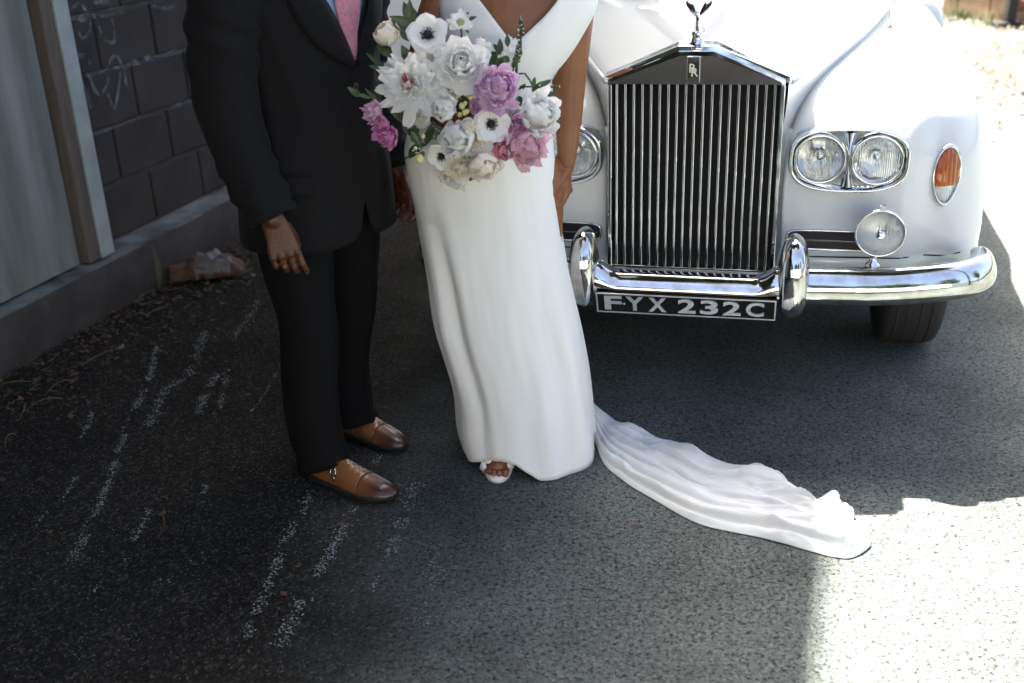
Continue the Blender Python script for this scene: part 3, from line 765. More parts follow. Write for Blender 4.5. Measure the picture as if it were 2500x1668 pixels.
# badge with its lettering
def text_mesh(txt, size, mt, parent, loc, sx=1., sz=1., ext=.0012, bold=.0, rot=None, name='lettering', align='CENTER'):
    cu = bpy.data.curves.new('t', 'FONT'); cu.body = txt; cu.size = size; cu.extrude = ext; cu.offset = bold
    cu.align_x = align; cu.resolution_u = 4
    to = bpy.data.objects.new('t', cu); link(to); bpy.context.view_layer.update()
    me = bpy.data.meshes.new_from_object(to.evaluated_get(bpy.context.evaluated_depsgraph_get()))
    bpy.data.objects.remove(to); bpy.data.curves.remove(cu)
    me.materials.clear(); me.materials.append(mt)
    o = bpy.data.objects.new(name, me); link(o, parent)
    o.location = loc; o.rotation_euler = rot or (R(90), 0, 0); o.scale = (sx, sz, 1)
    return o
bd = cpart('badge', *box((-.0235, -.004, 1.056), (.0135, .0, 1.127)), 'chrome', gr_, False); bevel(bd, .003, 3)
bl = cpart('badge_field', *box((-.0205, -.0052, 1.069), (.0105, -.0042, 1.114)), 'black', gr_, False)
for (txt, sz, x, z, bo) in (('R', .040, -.008, 1.0835, .0004), ('R', .040, -.002, 1.0725, .0004)):
    text_mesh(txt, sz, MT['plate_silver'], gr_, (x, -.0056, z), .85, .85, .0008, bo, name='badge_letter')
for txt, z in (('ROLLS', 1.1165), ('ROYCE', 1.0585)):
    text_mesh(txt, .010, MT['black'], gr_, (-.005, -.0044, z), .9, .9, .0006, .0001, name='badge_letter')
# mascot: winged figure leaning forward on the cap
ms = MB()
ms.add(*lathe([(.030, 1.139), (.030, 1.146), (.024, 1.149), (.021, 1.153), (.017, 1.160), (.0145, 1.172), (.0165, 1.178), (.0165, 1.184), (.010, 1.187), (.004, 1.188)], (0, .055, 0), (0, 0, 1), 24, True, True))
ms.add(*tube(catmull([(0, .058, 1.185), (0, .056, 1.203), (0, .050, 1.220), (0, .043, 1.234), (0, .037, 1.243)], 3), [(.0075, .009)] + [(.0072, .0085)] * 2 + [(.0065, .0075)] * 3 + [(.0062, .0065)] * 3 + [(.0072, .0066)] * 2 + [(.0068, .0055), (.003, .003)], 10))
bm_ = bmesh.new(); ball(bm_, (0, .0335, 1.2505), (.0046, .005, .0058)); me = bpy.data.meshes.new('h'); bm_.to_mesh(me); bm_.free()
ms.add([tuple(v.co) for v in me.vertices], [tuple(p.vertices) for p in me.polygons]); bpy.data.meshes.remove(me)
for sg in (1, -1):
    out = [(.003, .046, 1.232), (.012, .050, 1.240), (.024, .060, 1.252), (.034, .072, 1.266), (.037, .080, 1.276), (.031, .085, 1.284), (.022, .083, 1.283), (.013, .074, 1.270), (.006, .062, 1.252), (.002, .052, 1.238)]
    out = [(sg * a, b, c) for a, b, c in out]
    n = len(out); V = [(a - sg*.0012, b - .0015, c) for a, b, c in out] + [(a + sg*.0012, b + .0015, c) for a, b, c in out]
    F = [tuple(range(n)), tuple(range(2*n-1, n-1, -1))] + [(i, n + i, n + (i+1) % n, (i+1) % n) for i in range(n)]
    ms.add(V, F)
    ms.add(*tube([(sg*.004, .046, 1.238), (sg*.009, .056, 1.236), (sg*.006, .066, 1.222)], [.0028, .0024, .0016], 7))
ms.V = [(a, b, c if c < 1.187 else 1.187 + (c - 1.187) * .84) for a, b, c in ms.V]
mo = ms.build('mascot', MT['chrome'], car); fixn(mo); bevel(mo, .0008, 1, 50)
# headlamps
def racetrack(cu, cw, a, b, n=64, e=2.7, pinch=0.):
    out = []
    for i in range(n):
        t = 2 * math.pi * i / n; c, s = math.cos(t), math.sin(t)
        out.append((cu + a * math.copysign(abs(c) ** (2/e), c), cw + b * math.copysign(abs(s) ** (2/e), s)))
    return out
for sg in (1, -1):
    HV = .048
    mid = (.435, .829)
    prof = [(1.0, 1.0, .14), (1.02, 1.03, .055), (1.0, 1.0, .012), (.985, .97, -.002), (.955, .93, -.006), (.93, .885, .000), (.915, .86, .012), (.90, .84, .03), (.90, .84, .075)]
    rings = [[(sg * u, HV + d, w_) for u, w_ in racetrack(mid[0], mid[1], .166 * ka, .0945 * kb, 80, 2.9)] for ka, kb, d in prof]
    hb = cpart('headlamp_bezel', *loft(rings, True, False, True), 'chrome')
    b_ = bmesh.new(); loops = [[(u, w_) for u, w_ in racetrack(mid[0], mid[1], .166*.905, .0945*.85, 80, 2.9)]] + [[(lu + (lr + .006) * math.cos(2*math.pi*q/40), .831 + (lr + .006) * math.sin(2*math.pi*q/40)) for q in range(40)] for lu, lr in ((.356, .066), (.511, .067))]
    for lp in loops:
        vs = [b_.verts.new((sg * u, HV + .020, w_)) for u, w_ in lp]
        for q in range(len(vs)): b_.edges.new((vs[q], vs[(q+1) % len(vs)]))
    bmesh.ops.triangle_fill(b_, use_beauty=True, edges=b_.edges[:]); me = bpy.data.meshes.new('lamp_surround'); b_.to_mesh(me); b_.free(); me.materials.append(MT['chrome']); link(bpy.data.objects.new('lamp_surround', me), hb)
    # spine between the two lamps
    cpart('spine', *loft([[(sg * (mid[0] + x * (.4 + 1.6*abs(t)**1.6)), HV + y, mid[1] + t * .078) for x, y in ((-.012, .028), (-.006, .008), (0, .002), (.006, .008), (.012, .028))] for t in [i/8 - 1 for i in range(17)]], False), 'chrome', hb)
    for k, (lu, lr) in enumerate(((.356, .066), (.511, .067))):
        c = (sg * lu, 0, .831)
        rim = cpart('lamp_rim', *lathe([(lr - .004, HV + .03), (lr - .003, HV + .004), (lr + .001, HV - .003), (lr + .006, HV + .002), (lr + .008, HV + .03)], c, (0, 1, 0), 48), 'chrome', hb)
        cpart('reflector', *lathe([(.002, HV + .058), (.02, HV + .055), (.036, HV + .046), (.052, HV + .028), (lr - .004, HV + .008)], c, (0, 1, 0), 40), 'reflector' if k else 'reflector_b', hb)
        cpart('bulb_shield', *lathe([(.0, HV + .024), (.012, HV + .026), (.016, HV + .034), (.013, HV + .05)], (c[0], 0, c[2] + .004), (0, 1, 0), 20), 'chrome', hb)
        V, F = lathe([(.0005, HV - .013), (.02, HV - .0118), (.04, HV - .008), (.055, HV - .002), (lr - .003, HV + .005)], (0, 0, 0), (0, 1, 0), 48)
        o = cpart('lens', V, F, 'lens' if k else 'lens_plain', hb); o.location = c
    # side slot with its bar
    sv = fv(.42, .585)
    sm_ = (.425, .588)
    rings = [[(sg * u, sv + d, w_) for u, w_ in racetrack(sm_[0], sm_[1], .147 + ka, .029 + ka, 64, 5)] for ka, d in ((.004, .012), (.003, -.004), (.0, -.006), (-.004, -.003), (-.004, .01))]
    vs_ = cpart('vent_rim', *loft(rings), 'chrome')
    cpart('vent_opening', *loft([[(sg * u, sv - .0015, w_) for u, w_ in racetrack(sm_[0], sm_[1], .143, .025, 64, 5)], [(sg * u, sv + .03, w_) for u, w_ in racetrack(sm_[0], sm_[1], .141, .023, 64, 5)]], True, True, True), 'black', vs_, False)
    cpart('vent_bar', *box((min(sg*.287, sg*.563), sv - .006, .5855), (max(sg*.287, sg*.563), sv + .0, .5905)), 'chrome', vs_, False)
    # indicator
    iu, iw = .716, .770
    va, vb = fv(iu - .035, iw), fv(iu + .035, iw); vt_, vb_ = fv(iu, iw + .07), fv(iu, iw - .07)
    vc = fv(iu, iw)
    def ipos(x, y, d): return (sg * (iu + x), vc + (vb - va) / .07 * x + (vt_ - vb_) / .14 * y - d, iw + y)
    def iout(k): 
        o_ = []
        for i in range(48):
            t = 2 * math.pi * i / 48; s = math.sin(t); wd = .040 * (1 - .20 * max(0, -s) ** 1.5)
            o_.append((wd * math.cos(t) * k, (.081 * s if s > 0 else .086 * s) * k))
        return o_
    ir = cpart('indicator_rim', *loft([[ipos(x, y, d) for x, y in iout(k)] for k, d in ((1.06, -.015), (1.06, .006), (1.0, .010), (.93, .008), (.92, .0))]), 'chrome')
    cpart('indicator_base', *loft([[ipos(x, y, .002) for x, y in iout(.93)]], True, True), 'reflector', ir)
    def dome(lo, hi):
        rows = []
        for i in range(11):
            y = lerp(lo, hi, i / 10); s = y / (.081 if y > 0 else .086); wd = .0375 * (1 - .20 * max(0, -s) ** 1.5) * math.sqrt(max(0, 1 - s*s))
            rows.append([ipos(wd * x, y * .94, .004 + .020 * math.sqrt(max(0, 1 - x*x*.95)) * math.sqrt(max(0.02, 1 - s*s))) for x in [j / 8 - 1 for j in range(17)]])
        return loft(rows, False)
    cpart('amber_lens', *dome(-.030, .080), 'amber', ir); cpart('clear_lens', *dome(-.085, -.0305), 'lens', ir)
# fog lamp on the bumper, picture right (and its twin)
for sg in (1, -1):
    c = (sg * .527, 0, .655); FVv = -.07
    fl_ = cpart('fog_lamp', *lathe([(.002, FVv + .10), (.03, FVv + .095), (.052, FVv + .07), (.063, FVv + .03), (.067, FVv + .008), (.069, FVv + .0), (.066, FVv - .006), (.062, FVv - .003), (.061, FVv + .008)], c, (0, 1, 0), 48), 'chrome')
    cpart('reflector', *lathe([(.002, FVv + .062), (.02, FVv + .059), (.036, FVv + .049), (.05, FVv + .031), (.061, FVv + .006)], c, (0, 1, 0), 40), 'reflector', fl_)
    V, F = lathe([(.0005, -.016), (.02, -.0145), (.04, -.010), (.055, -.003), (.0615, .003)], (0, 0, 0), (0, 1, 0), 48)
    o = cpart('lens', V, F, 'lens_fog', fl_); o.location = (c[0], FVv, c[2])
    cpart('centre_boss', *lathe([(.0005, FVv - .024), (.008, FVv - .0235), (.013, FVv - .020), (.014, FVv - .012)], c, (0, 1, 0), 24), 'chrome', fl_)
    cpart('lug', *box((c[0] - .008, FVv - .002, c[2] + .066), (c[0] + .008, FVv + .016, c[2] + .078)), 'chrome', fl_, False)
    cpart('stem', *lathe([(.022, .545), (.020, .560), (.011, .566), (.010, .582), (.014, .590), (.010, .600)], (sg * .517, FVv + .02, 0), (0, 0, 1), 20, True, True), 'chrome', fl_)
# bumper
half = [(0, -.135), (.1, -.135), (.2, -.135), (.27, -.134), (.34, -.130), (.5, -.115), (.62, -.095), (.72, -.068), (.78, -.040), (.812, -.008), (.832, .03), (.840, .08), (.838, .13)]
path = catmull([(-u, v, 0) for u, v in half[:0:-1]] + [(u, v, 0) for u, v in half], 6)
rings = []
for i, p in enumerate(path):
    t = (path[min(i+1, len(path)-1)] - path[max(i-1, 0)]).normalized(); n = Vector((t.y, -t.x, 0))
    au = abs(p.x); top = lerp(.537, .567, sstep(.195, .262, au)) + .012 * sstep(.5, .85, au); bot = .447 + .012 * sstep(.5, .85, au)
    end = min(1, min(i, len(path)-1-i) / 5); sq = math.sqrt(max(.02, 1 - (1 - end) ** 2)); md_ = (top + bot) / 2
    sec = [(-.048, top - .016), (-.026, top - .003), (-.004, top - .004), (.013, top - .016), (.025, lerp(top, bot, .34)), (.031, lerp(top, bot, .52)), (.030, lerp(top, bot, .68)), (.024, lerp(top, bot, .78)), (.008, bot + .010), (-.014, bot + .002), (-.034, bot + .006), (-.042, bot + .02), (-.040, top - .03)]
    rings.append([tuple(p + n * (a * (.5 + .5*sq)) + Vector((0, 0, md_ + (b - md_) * (.35 + .65*sq)))) for a, b in sec])
bu = cpart('bumper', *loft(rings, True, True, True), 'chrome_worn'); subd(bu, 1)
for sg in (1, -1):
    rings = []
    for i in range(21):
        t = i / 20; z = lerp(.408, .652, t); x = 2 * t - 1
        k = (1 - abs(x) ** 3.0) ** .42 if abs(x) < 1 else 0; k = max(k, .04)
        ring = []
        for j in range(28):
            a = 2 * math.pi * j / 28; cu, sv_ = math.cos(a), math.sin(a)
            du = .045 * math.copysign(abs(cu) ** .8, cu) * k * (1 - .10 * x); dv = .066 * math.copysign(abs(sv_) ** .75, sv_) * (.35 + .65*k) * (1.05 - .12 * abs(x - .1))
            ring.append((sg * .300 + du, -.118 + dv + .02 * x * x, z))
        rings.append(ring)
    o = cpart('overrider', *loft(rings, True, True, True), 'chrome_worn'); subd(o, 1)
# number plate
pt, pb = Vector((0, -.176, .482)), Vector((0, -.146, .409)); pn = Vector((0, -(pt - pb).z, (pt - pb).y)).normalized()
if pn.y > 0: pn = -pn
pu = (pt - pb).normalized(); PLH = (pt - pb).length
def pp(x, h, d): return tuple(pb + pu * h + pn * d + Vector((x, 0, 0)))
def pbox(x0, x1, h0, h1, d0, d1):
    V, F = box((x0, h0, d0), (x1, h1, d1)); return [pp(*v) for v in V], F
npl = cpart('number_plate', *pbox(-.257, .259, 0, PLH, -.006, 0), 'plate_black', smooth=False); bevel(npl, .002)
bo = MB()
for a in ((-.256, .258, 0.001, .0055), (-.256, .258, PLH - .0055, PLH - .001), (-.256, -.2515, .0056, PLH - .0056), (.2535, .258, .0056, PLH - .0056)):
    bo.add(*pbox(*a, .0004, .003))
o = bo.build('plate_border', MT['plate_silver'], npl, False); fixn(o); bevel(o, .001)
rx = math.atan2(pu.z, pu.y)
LET = [('F', -.2295, .047), ('Y', -.171, .055), ('X', -.106, .054), ('2', -.0185, .051), ('3', .046, .051), ('2', .110, .051), ('C', .176, .053)]
LET = [('F', -.206), ('Y', -.143), ('X', -.077), ('2', .007), ('3', .071), ('2', .135), ('C', .200)]
for ch, x in LET:
    o = text_mesh(ch, .082, MT['plate_silver'], npl, (0, 0, 0), 1, 1, .0016, .0022, name='plate_letter')
    xs = [v.co.x for v in o.data.vertices]; ys = [v.co.y for v in o.data.vertices]
    wx, hy = max(xs) - min(xs), max(ys) - min(ys); W_, H_ = .051, .055
    cx_, y0_ = (max(xs) + min(xs)) / 2, min(ys)
    for v in o.data.vertices: v.co.x = (v.co.x - cx_) * W_ / wx; v.co.y = (v.co.y - y0_) * H_ / hy
    o.location = pp(x, .0135, .0018); o.rotation_euler = (rx, 0, 0)
cpart('plate_dot', *lathe([(.0035, 0), (.0025, .003), (.0002, .0035)], pp(-.174, .038, .0006), pn, 12), 'plate_silver', npl)
# valance seam, aerial, wheels
for sg in (1, -1):
    P = [(sg * u, fv(u, w_) - .0005, w_) for u, w_ in [(.30, .535), (.4, .536), (.5, .538), (.6, .538), (.66, .535), (.72, .528), (.78, .533)]]
    cpart('panel_seam', *tube(catmull(P, 4), .0022, 6), 'black')
cpart('aerial', *tube([(.585, .88, 1.07), (.588, .89, 1.4), (.594, .90, 1.95)], [.0035, .003, .0018], 8) , 'steel')
cpart('aerial_base', *lathe([(.013, 1.080), (.010, 1.092), (.005, 1.098)], (.585, .88, 0), (0, 0, 1), 16, True, True), 'steel')
for sg in (1, -1):
    for v in (.80, 3.92):
        c = (sg * .72, v, .362)
        ty = cpart('wheel', *lathe([(.20, -.075), (.26, -.098), (.32, -.104), (.350, -.092), (.361, -.07), (.3625, 0), (.361, .07), (.350, .092), (.32, .104), (.26, .098), (.20, .075)], c, (1, 0, 0), 56), 'rubber')
        cpart('hubcap', *lathe([(.20, .075), (.19, .088), (.13, .098), (.10, .105), (.0, .115)], c, (sg, 0, 0), 40), 'chrome', ty)
        tr = MB()
        for x in (-.055, -.02, .02, .055): tr.add(*lathe([(.3615, x - .004), (.3640, x - .003), (.3640, x + .003), (.3615, x + .004)], c, (1, 0, 0), 56))
        tr.build('tread', MT['rubber'], ty)
# rest of the body: doors, tail, cabin
rings = []
for v, wd, tp, bt in ((1.9, .90, 1.13, .42), (2.2, .945, 1.14, .40), (3.0, .95, 1.13, .40), (4.0, .94, 1.10, .42), (4.6, .88, 1.03, .45), (5.0, .76, .93, .48), (5.25, .55, .80, .52)):
    rings.append([(wd * math.copysign(abs(math.cos(a)) ** .35, math.cos(a)), v, (tp + bt) / 2 + (tp - bt) / 2 * math.copysign(abs(math.sin(a)) ** .45, math.sin(a))) for a in [2*math.pi*j/40 for j in range(40)]])
cpart('body_shell', *loft(rings, True, True, True), 'paint')
def cab(w_, ux, v0, v1, n=48):
    return [((ux) * math.copysign(abs(math.cos(a)) ** .4, math.cos(a)), (v0+v1)/2 + (v1-v0)/2 * math.copysign(abs(math.sin(a)) ** .45, math.sin(a)), w_) for a in [2*math.pi*j/n for j in range(n)]]
cpart('cabin_glass', *loft([cab(1.1, .70, 2.0, 4.25), cab(1.3, .665, 2.22, 4.15), cab(1.46, .62, 2.40, 4.02)], True), 'glass')
cpart('roof', *loft([cab(1.455, .635, 2.39, 4.06), cab(1.53, .60, 2.46, 3.98), cab(1.59, .52, 2.58, 3.84), cab(1.62, .36, 2.8, 3.55)], True, False, True), 'paint')
for sg in (1, -1):
    for (a, b) in (((.69, 2.10, 1.1), (.615, 2.46, 1.47)), ((.71, 3.1, 1.1), (.635, 3.1, 1.47)), ((.68, 4.1, 1.1), (.60, 3.95, 1.47))):
        cpart('pillar', *tube([(sg*a[0], a[1], a[2]), (sg*b[0], b[1], b[2])], .03, 8), 'paint')
cpart('seats', *box((-.55, 2.7, .6), (.55, 3.0, 1.25)), 'under', smooth=False)
# ------------------------------------------------------------------ people
def remesh_body(name, bm, mt, parent, vox, off, it=6):
    me = bpy.data.meshes.new(name); bm.to_mesh(me); bm.free()
    for v in me.vertices: v.co -= Vector(off)
    me.materials.append(mt)
    o = bpy.data.objects.new(name, me); link(o, parent)
    md = o.modifiers.new('r', 'REMESH'); md.mode = 'VOXEL'; md.voxel_size = vox; md.use_smooth_shade = True
    ms_ = o.modifiers.new('sm', 'SMOOTH'); ms_.factor = .5; ms_.iterations = it
    return o
def hand(bm, W, d, n, t, curls, k=1., thumb=(.55, .25), spread=.0, wrist=.029, tout=.050, tdeep=0.):
    """wrist W, finger direction d, back-of-hand normal n, thumb side t"""
    d, n, t = Vector(d).normalized(), Vector(n).normalized(), Vector(t).normalized(); tips = []
    def P(a, b, c): return Vector(W) + (d * a + t * b + n * c) * k
    rows = [(-.015, .0, wrist, .021), (.012, .002, wrist + .003, .020), (.040, .003, .036, .017), (.070, .002, .041, .0155), (.092, .0, .041, .0125)]
    rings = []
    for a, c0, wx, th in rows:
        rings.append([P(a, c0 + wx * math.copysign(abs(math.cos(x)) ** .75, math.cos(x)), th * math.sin(x) + .004 * math.cos(2*x)) for x in [2*math.pi*j/20 for j in range(20)]])
    V, F = loft(rings, True, True, True); vs = [bm.verts.new(v) for v in V]
    for f in F: bm.faces.new([vs[i] for i in f])
    for i, (b, ln, r) in enumerate(((.033, .074, .0087), (.0110, .083, .0090), (-.0110, .076, .0086), (-.032, .058, .0076))):
        c = curls[i]; p = P(.084, b, .001); ang = 0; pts = [p]; fan = spread * (1.5 - i)
        for s_, (fr, cu) in enumerate(((.46, c[0]), (.30, c[1]), (.24, c[2]))):
            ang += cu
            dd = (d * math.cos(ang) - n * math.sin(ang) + t * fan).normalized()
            p = p + dd * (ln * fr * k); pts.append(p)
        rr_ = [r * k * q for q in (1.06, 1.02, .93, .80)]
        capsule(bm, [pts[0] - d * .02 * k] + pts, [rr_[0]] + rr_, 12)
        for q, rk in ((1, 1.10), (2, 1.05)):       # knuckles
            bmesh.ops.create_icosphere(bm, subdivisions=2, radius=rr_[q] * rk, matrix=Matrix.Translation(pts[q] + n * .0012 * k))
        bmesh.ops.create_icosphere(bm, subdivisions=2, radius=.0105 * k, matrix=Matrix.Translation(pts[0] + n * .0035 * k))
        tips.append((pts[-1], dd, rr_[-1]))
    # thumb leaves the side of the palm near its base
    p0 = P(.018, .024, -.006); p1 = P(.046, tout, -.014 - thumb[1]*.02 - tdeep); p2 = p1 + (d * math.cos(thumb[0]) + t * math.sin(thumb[0]) * .5 - n * thumb[1]).normalized() * .034 * k; p3 = p2 + (d - n * thumb[1] * 1.2 + t * .05).normalized() * .028 * k
    capsule(bm, [p0, p1, p2, p3], [.017*k, .0135*k, .0108*k, .0085*k], 12)
    return tips
def head(bm, c, f, l, tall=1.):
    f, l = Vector(f), Vector(l); u = Vector((0, 0, 1)); rot = Matrix((f, l, u)).transposed().to_4x4()
    ball(bm, Vector(c), (.092, .075, .115 * tall), rot); ball(bm, Vector(c) + f*.02 - u*.055, (.068, .058, .065), rot)
    capsule(bm, [Vector(c) + f*.088 + u*.012, Vector(c) + f*.112 - u*.022], [.009, .014], 8)          # nose
    for s in (-1, 1):
        ball(bm, Vector(c) + l*(s*.076) - u*.012, (.016, .008, .03), rot)                               # ears
        ball(bm, Vector(c) + f*.080 + l*(s*.032) + u*.014, (.012, .016, .010), rot)                     # eyes
    capsule(bm, [Vector(c) + f*.086 + l*.022 - u*.058, Vector(c) + f*.094 - u*.057, Vector(c) + f*.086 - l*.022 - u*.058], [.006, .008, .006], 8)
    capsule(bm, [Vector(c) + f*.082 + l*.05 + u*.034, Vector(c) + f*.09 + u*.030, Vector(c) + f*.082 - l*.05 + u*.034], .008, 8)
def eloft(bm, rings):
    V, F = loft(rings, True, True, True); vs = [bm.verts.new(v) for v in V]
    for f in F: bm.faces.new([vs[i] for i in f])
def hair_cap(name, c, f, l, sx, mt, parent, low=.0):
    f, l, u = Vector(f), Vector(l), Vector((0, 0, 1)); rings = []
    for i in range(12):
        ph = lerp(R(88), R(-10 + low), i / 11)
        ring = []
        for j in range(28):
            th = 2*math.pi*j/28; back = .5 - .5*math.cos(th)
            e = ph - (1 - back) * (i / 11) * R(-52 + 20)
            ring.append(Vector(c) + f*(-.006) + (f*(.099*sx*math.cos(th)) + l*(.083*sx*math.sin(th)))*math.cos(e)*(1 + .03*nz(j*.9, i*.7)) + u*(.122*sx*math.sin(e) + .004))
        rings.append(ring)
    o = obj(name, *loft(rings, True, True, False), mt, parent, True, parent.location); return solid(o, .004)
MT['hair'] = mat('dark_hair', (.008, .006, .005), .5, bump=.8, bscale=300)

# ---- the groom
GC = Vector((-.48, 2.86, 0)); GF = Vector((.823, -.568, 0)); GL = Vector((.568, .823, 0)); UZ = Vector((0, 0, 1))
def gw(f, l, z): return GC + GF * f + GL * l + UZ * z
man = thing('person', 'person in a dark suit, pink tie and tan monk shoes standing beside the bride', 'person', GC)
bm = bmesh.new()
def gring(z, hf, hb, hl, cf=0., n=32, e=2.3):
    out = []
    for j in range(n):
        a = 2*math.pi*j/n; c, s = math.cos(a), math.sin(a)
        ff = (hf if c > 0 else hb) * math.copysign(abs(c) ** (2/e), c); ll = hl * math.copysign(abs(s) ** (2/e), s)
        out.append(gw(cf + ff, ll, z))
    return out
eloft(bm, [gring(z, a, b, c, -.02) for z, a, b, c in ((.80, .10, .13, .15), (.95, .12, .13, .165), (1.1, .125, .12, .165), (1.28, .125, .125, .18), (1.42, .09, .11, .19), (1.49, .06, .08, .12), (1.52, .05, .06, .07), (1.60, .05, .055, .058))])
capsule(bm, [gw(-.01, 0, 1.5), gw(.0, 0, 1.62)], [.062, .058], 14)
head(bm, gw(.03, 0, 1.71), GF, GL)
ARMR = [gw(-.01, -.215, 1.44), gw(-.040, -.262, 1.27), gw(-.040, -.275, 1.12), gw(.010, -.282, .97), gw(.068, -.276, .845)]
ARML = [gw(-.03, .215, 1.44), gw(-.05, .245, 1.27), gw(-.045, .252, 1.12), gw(-.01, .250, .98), gw(.030, .245, .850)]
for A in (ARMR, ARML): capsule(bm, A, [.045, .045, .042, .036, .029], 14)
LEGR = [gw(-.03, -.10, .92), gw(-.035, -.115, .70), gw(-.015, -.12, .48), gw(-.035, -.124, .26), gw(-.023, -.125, .09)]
LEGL = [gw(-.03, .10, .92), gw(-.055, .11, .70), gw(-.075, .115, .48), gw(-.125, .118, .26), gw(-.136, .118, .09)]
for A in (LEGR, LEGL): capsule(bm, A, [.09, .075, .058, .045, .038], 14)
hd = (gw(.098, -.272, .73) - ARMR[-1]).normalized()
gt = hand(bm, ARMR[-1] + hd*.012, hd, Vector((.12, -.97, .18)), Vector((.97, .12, .12)), [(.16, .55, .42), (.30, .62, .4), (.36, .66, .4), (.40, .70, .4)], .98, (.0, 1.0), .035, .031, .030, .016)
hd2 = (gw(.075, .245, .73) - ARML[-1]).normalized()
hand(bm, ARML[-1] + hd2*.012, hd2, GL, GF, [(.35, .5, .4), (.45, .55, .4), (.5, .6, .4), (.55, .6, .4)], .98, (.35, .5), .01, .030)
remesh_body('body', bm, MT['skin_m'], man, .0029, GC, 2)
tp, td, tr_ = gt[0]
o = obj('fingernail', *lathe([(.0062, -.003), (.0058, .003), (.0035, .0065)], tp + td*.004 + (-GL)*.003, td, 14, False, True), mat('nail', (.62, .47, .40), .3, var=.05), man, True, GC)
hair_cap('hair', gw(.03, 0, 1.715), GF, GL, 1.0, MT['hair'], man)
# jacket: columns from the hem up to the collar edge, open in a V at the chest
JZ = [.70, .78, .86, .94, 1.02, 1.10, 1.18, 1.26, 1.34, 1.42, 1.48, 1.53]
JF = [.150, .155, .157, .157, .156, .156, .158, .158, .158, .130, .090, .060]
JB = [.205, .200, .190, .175, .160, .152, .152, .158, .158, .140, .110, .085]
JL = [.235, .232, .226, .216, .206, .205, .212, .222, .230, .222, .16, .085]
JC = [-.028] * 9 + [-.025, -.02, -.015]
def jpt(th, z, add=0.):
    hf, hb, hl, cf = [spl(z, JZ, T) for T in (JF, JB, JL, JC)]
    c, s = math.cos(th), math.sin(th); e = 2.25
    fo = .010 * nz(th * 2.2, z * 3.1, 4) + .006 * nz(th * 5, z * 7, 2)
    k = 1
    ff = ((hf if c > 0 else hb) + add + fo) * math.copysign(abs(c) ** (2/e), c); ll = (hl + add + fo) * math.copysign(abs(s) ** (2/e), s)
    return gw(cf + ff, ll, z)
def jtop(th):
    a = abs(th)
    return 1.185 + .33 * (a / R(38)) ** .8 if a < R(38) else 1.515
def jhem(th):
    a = abs(th)
    return .722 + .11 * (1 - math.sqrt(1 - max(0, 1 - a / R(13)) ** 2)) + .006 * nz(th * 3, 8)
NTH, NZ = 84, 44
rings = []
for i in range(NZ + 1):
    ring = []
    for j in range(NTH + 1):
        th = lerp(-math.pi, math.pi, j / NTH)
        ring.append(jpt(th, lerp(jhem(th), jtop(th), i / NZ)))
    rings.append(ring)
V, F = loft(rings, False)
# the fronts meet at the middle and part below the button
jk = obj('jacket', V, F, MT['suit'], man, True, GC); fixn(jk); solid(jk, .004)
def jstrip(name, fn, n, mt, th=.004, m_=5):
    rows = [[fn(i / n, j / m_) for j in range(m_ + 1)] for i in range(n + 1)]
    o = obj(name, *loft(rows, False), mt, man, True, GC); fixn(o); solid(o, th, 0); return o
# lapels, front edge, pocket flap, back flap edge
for sg in (-1, 1):
    def lap(t, q, sg=sg):
        z = lerp(1.180, 1.50, t); a = R(38) * max(0, (z - 1.185) / .33) ** 1.25 + R(.5)
        wd = R(1.) + R(26) * math.sin(math.pi * min(1, t * 1.02) ** .8) ** .8 * (1 if t < .8 else 1 - (t - .8) * 1.5)
        return jpt(sg * (a + wd * q), z - .03 * q * (t > .75) * (t - .75) * 4, .006 + .006 * q * (1 - q) * 4 + .003)
    jstrip('lapel', lap, 22, MT['suit'])
jstrip('pocket_flap', lambda t, q: jpt(R(lerp(-78, -42, t)), .93 - .052 * q, .006 + .002 * q), 14, MT['suit'])
o = obj('button', *lathe([(.009, 0), (.009, .003), (.005, .004), (.0004, .0035)], jpt(R(-2), 1.13, .010), GF, 20), MT['sole'], man, True, GC); fixn(o)
# shirt and tie inside the V
jstrip('shirt', lambda t, q: jpt(R(lerp(-40, 40, q)), lerp(1.16, 1.535, t), -.018), 18, MT['shirt'], .002, 14)
jstrip('tie', lambda t, q: jpt(R(1.) + R(lerp(5, 9, min(1, t*2))) * (q * 2 - 1), lerp(1.192, 1.46, t), -.006 + .008 * (1 - (2*q - 1) ** 2)), 18, MT['tie'], .003, 8)
def sleeve(name, A, rad, parent=man):
    P = catmull(A, 8); rings = []
    fr = frames(P); n = 28; m_ = len(P)
    for i, (p, t, a, b) in enumerate(fr):
        s = i / (m_ - 1); r = spl(s, [0, .25, .5, .75, 1.], rad)
        ring = []
        for j in range(n):
            th = 2*math.pi*j/n
            w_ = .007 * nz(th * 1.5 + 3, s * 7, 5) + .012 * math.exp(-((s - .5) / .13) ** 2) * math.sin(s * 62 + th * 2.0) * .5 + .006 * sstep(.7, .9, s) * math.sin(s * 90 + th * 3)
            ring.append(p + a * ((r + w_) * math.cos(th)) + b * ((r + w_) * math.sin(th)))
        rings.append(ring)
    o = obj(name, *loft(rings, True), MT['suit'], parent, True, GC); fixn(o); return solid(o, .004)
SR = [gw(-.012, -.115, 1.462), gw(-.016, -.185, 1.440), gw(-.026, -.238, 1.365)] + ARMR[1:]; SL = [gw(-.03, .115, 1.462), gw(-.032, .18, 1.440), gw(-.04, .228, 1.365)] + ARML[1:]
sleeve('sleeve', SR, [.066, .092, .086, .074, .060]); sleeve('sleeve', SL, [.066, .086, .080, .070, .057])
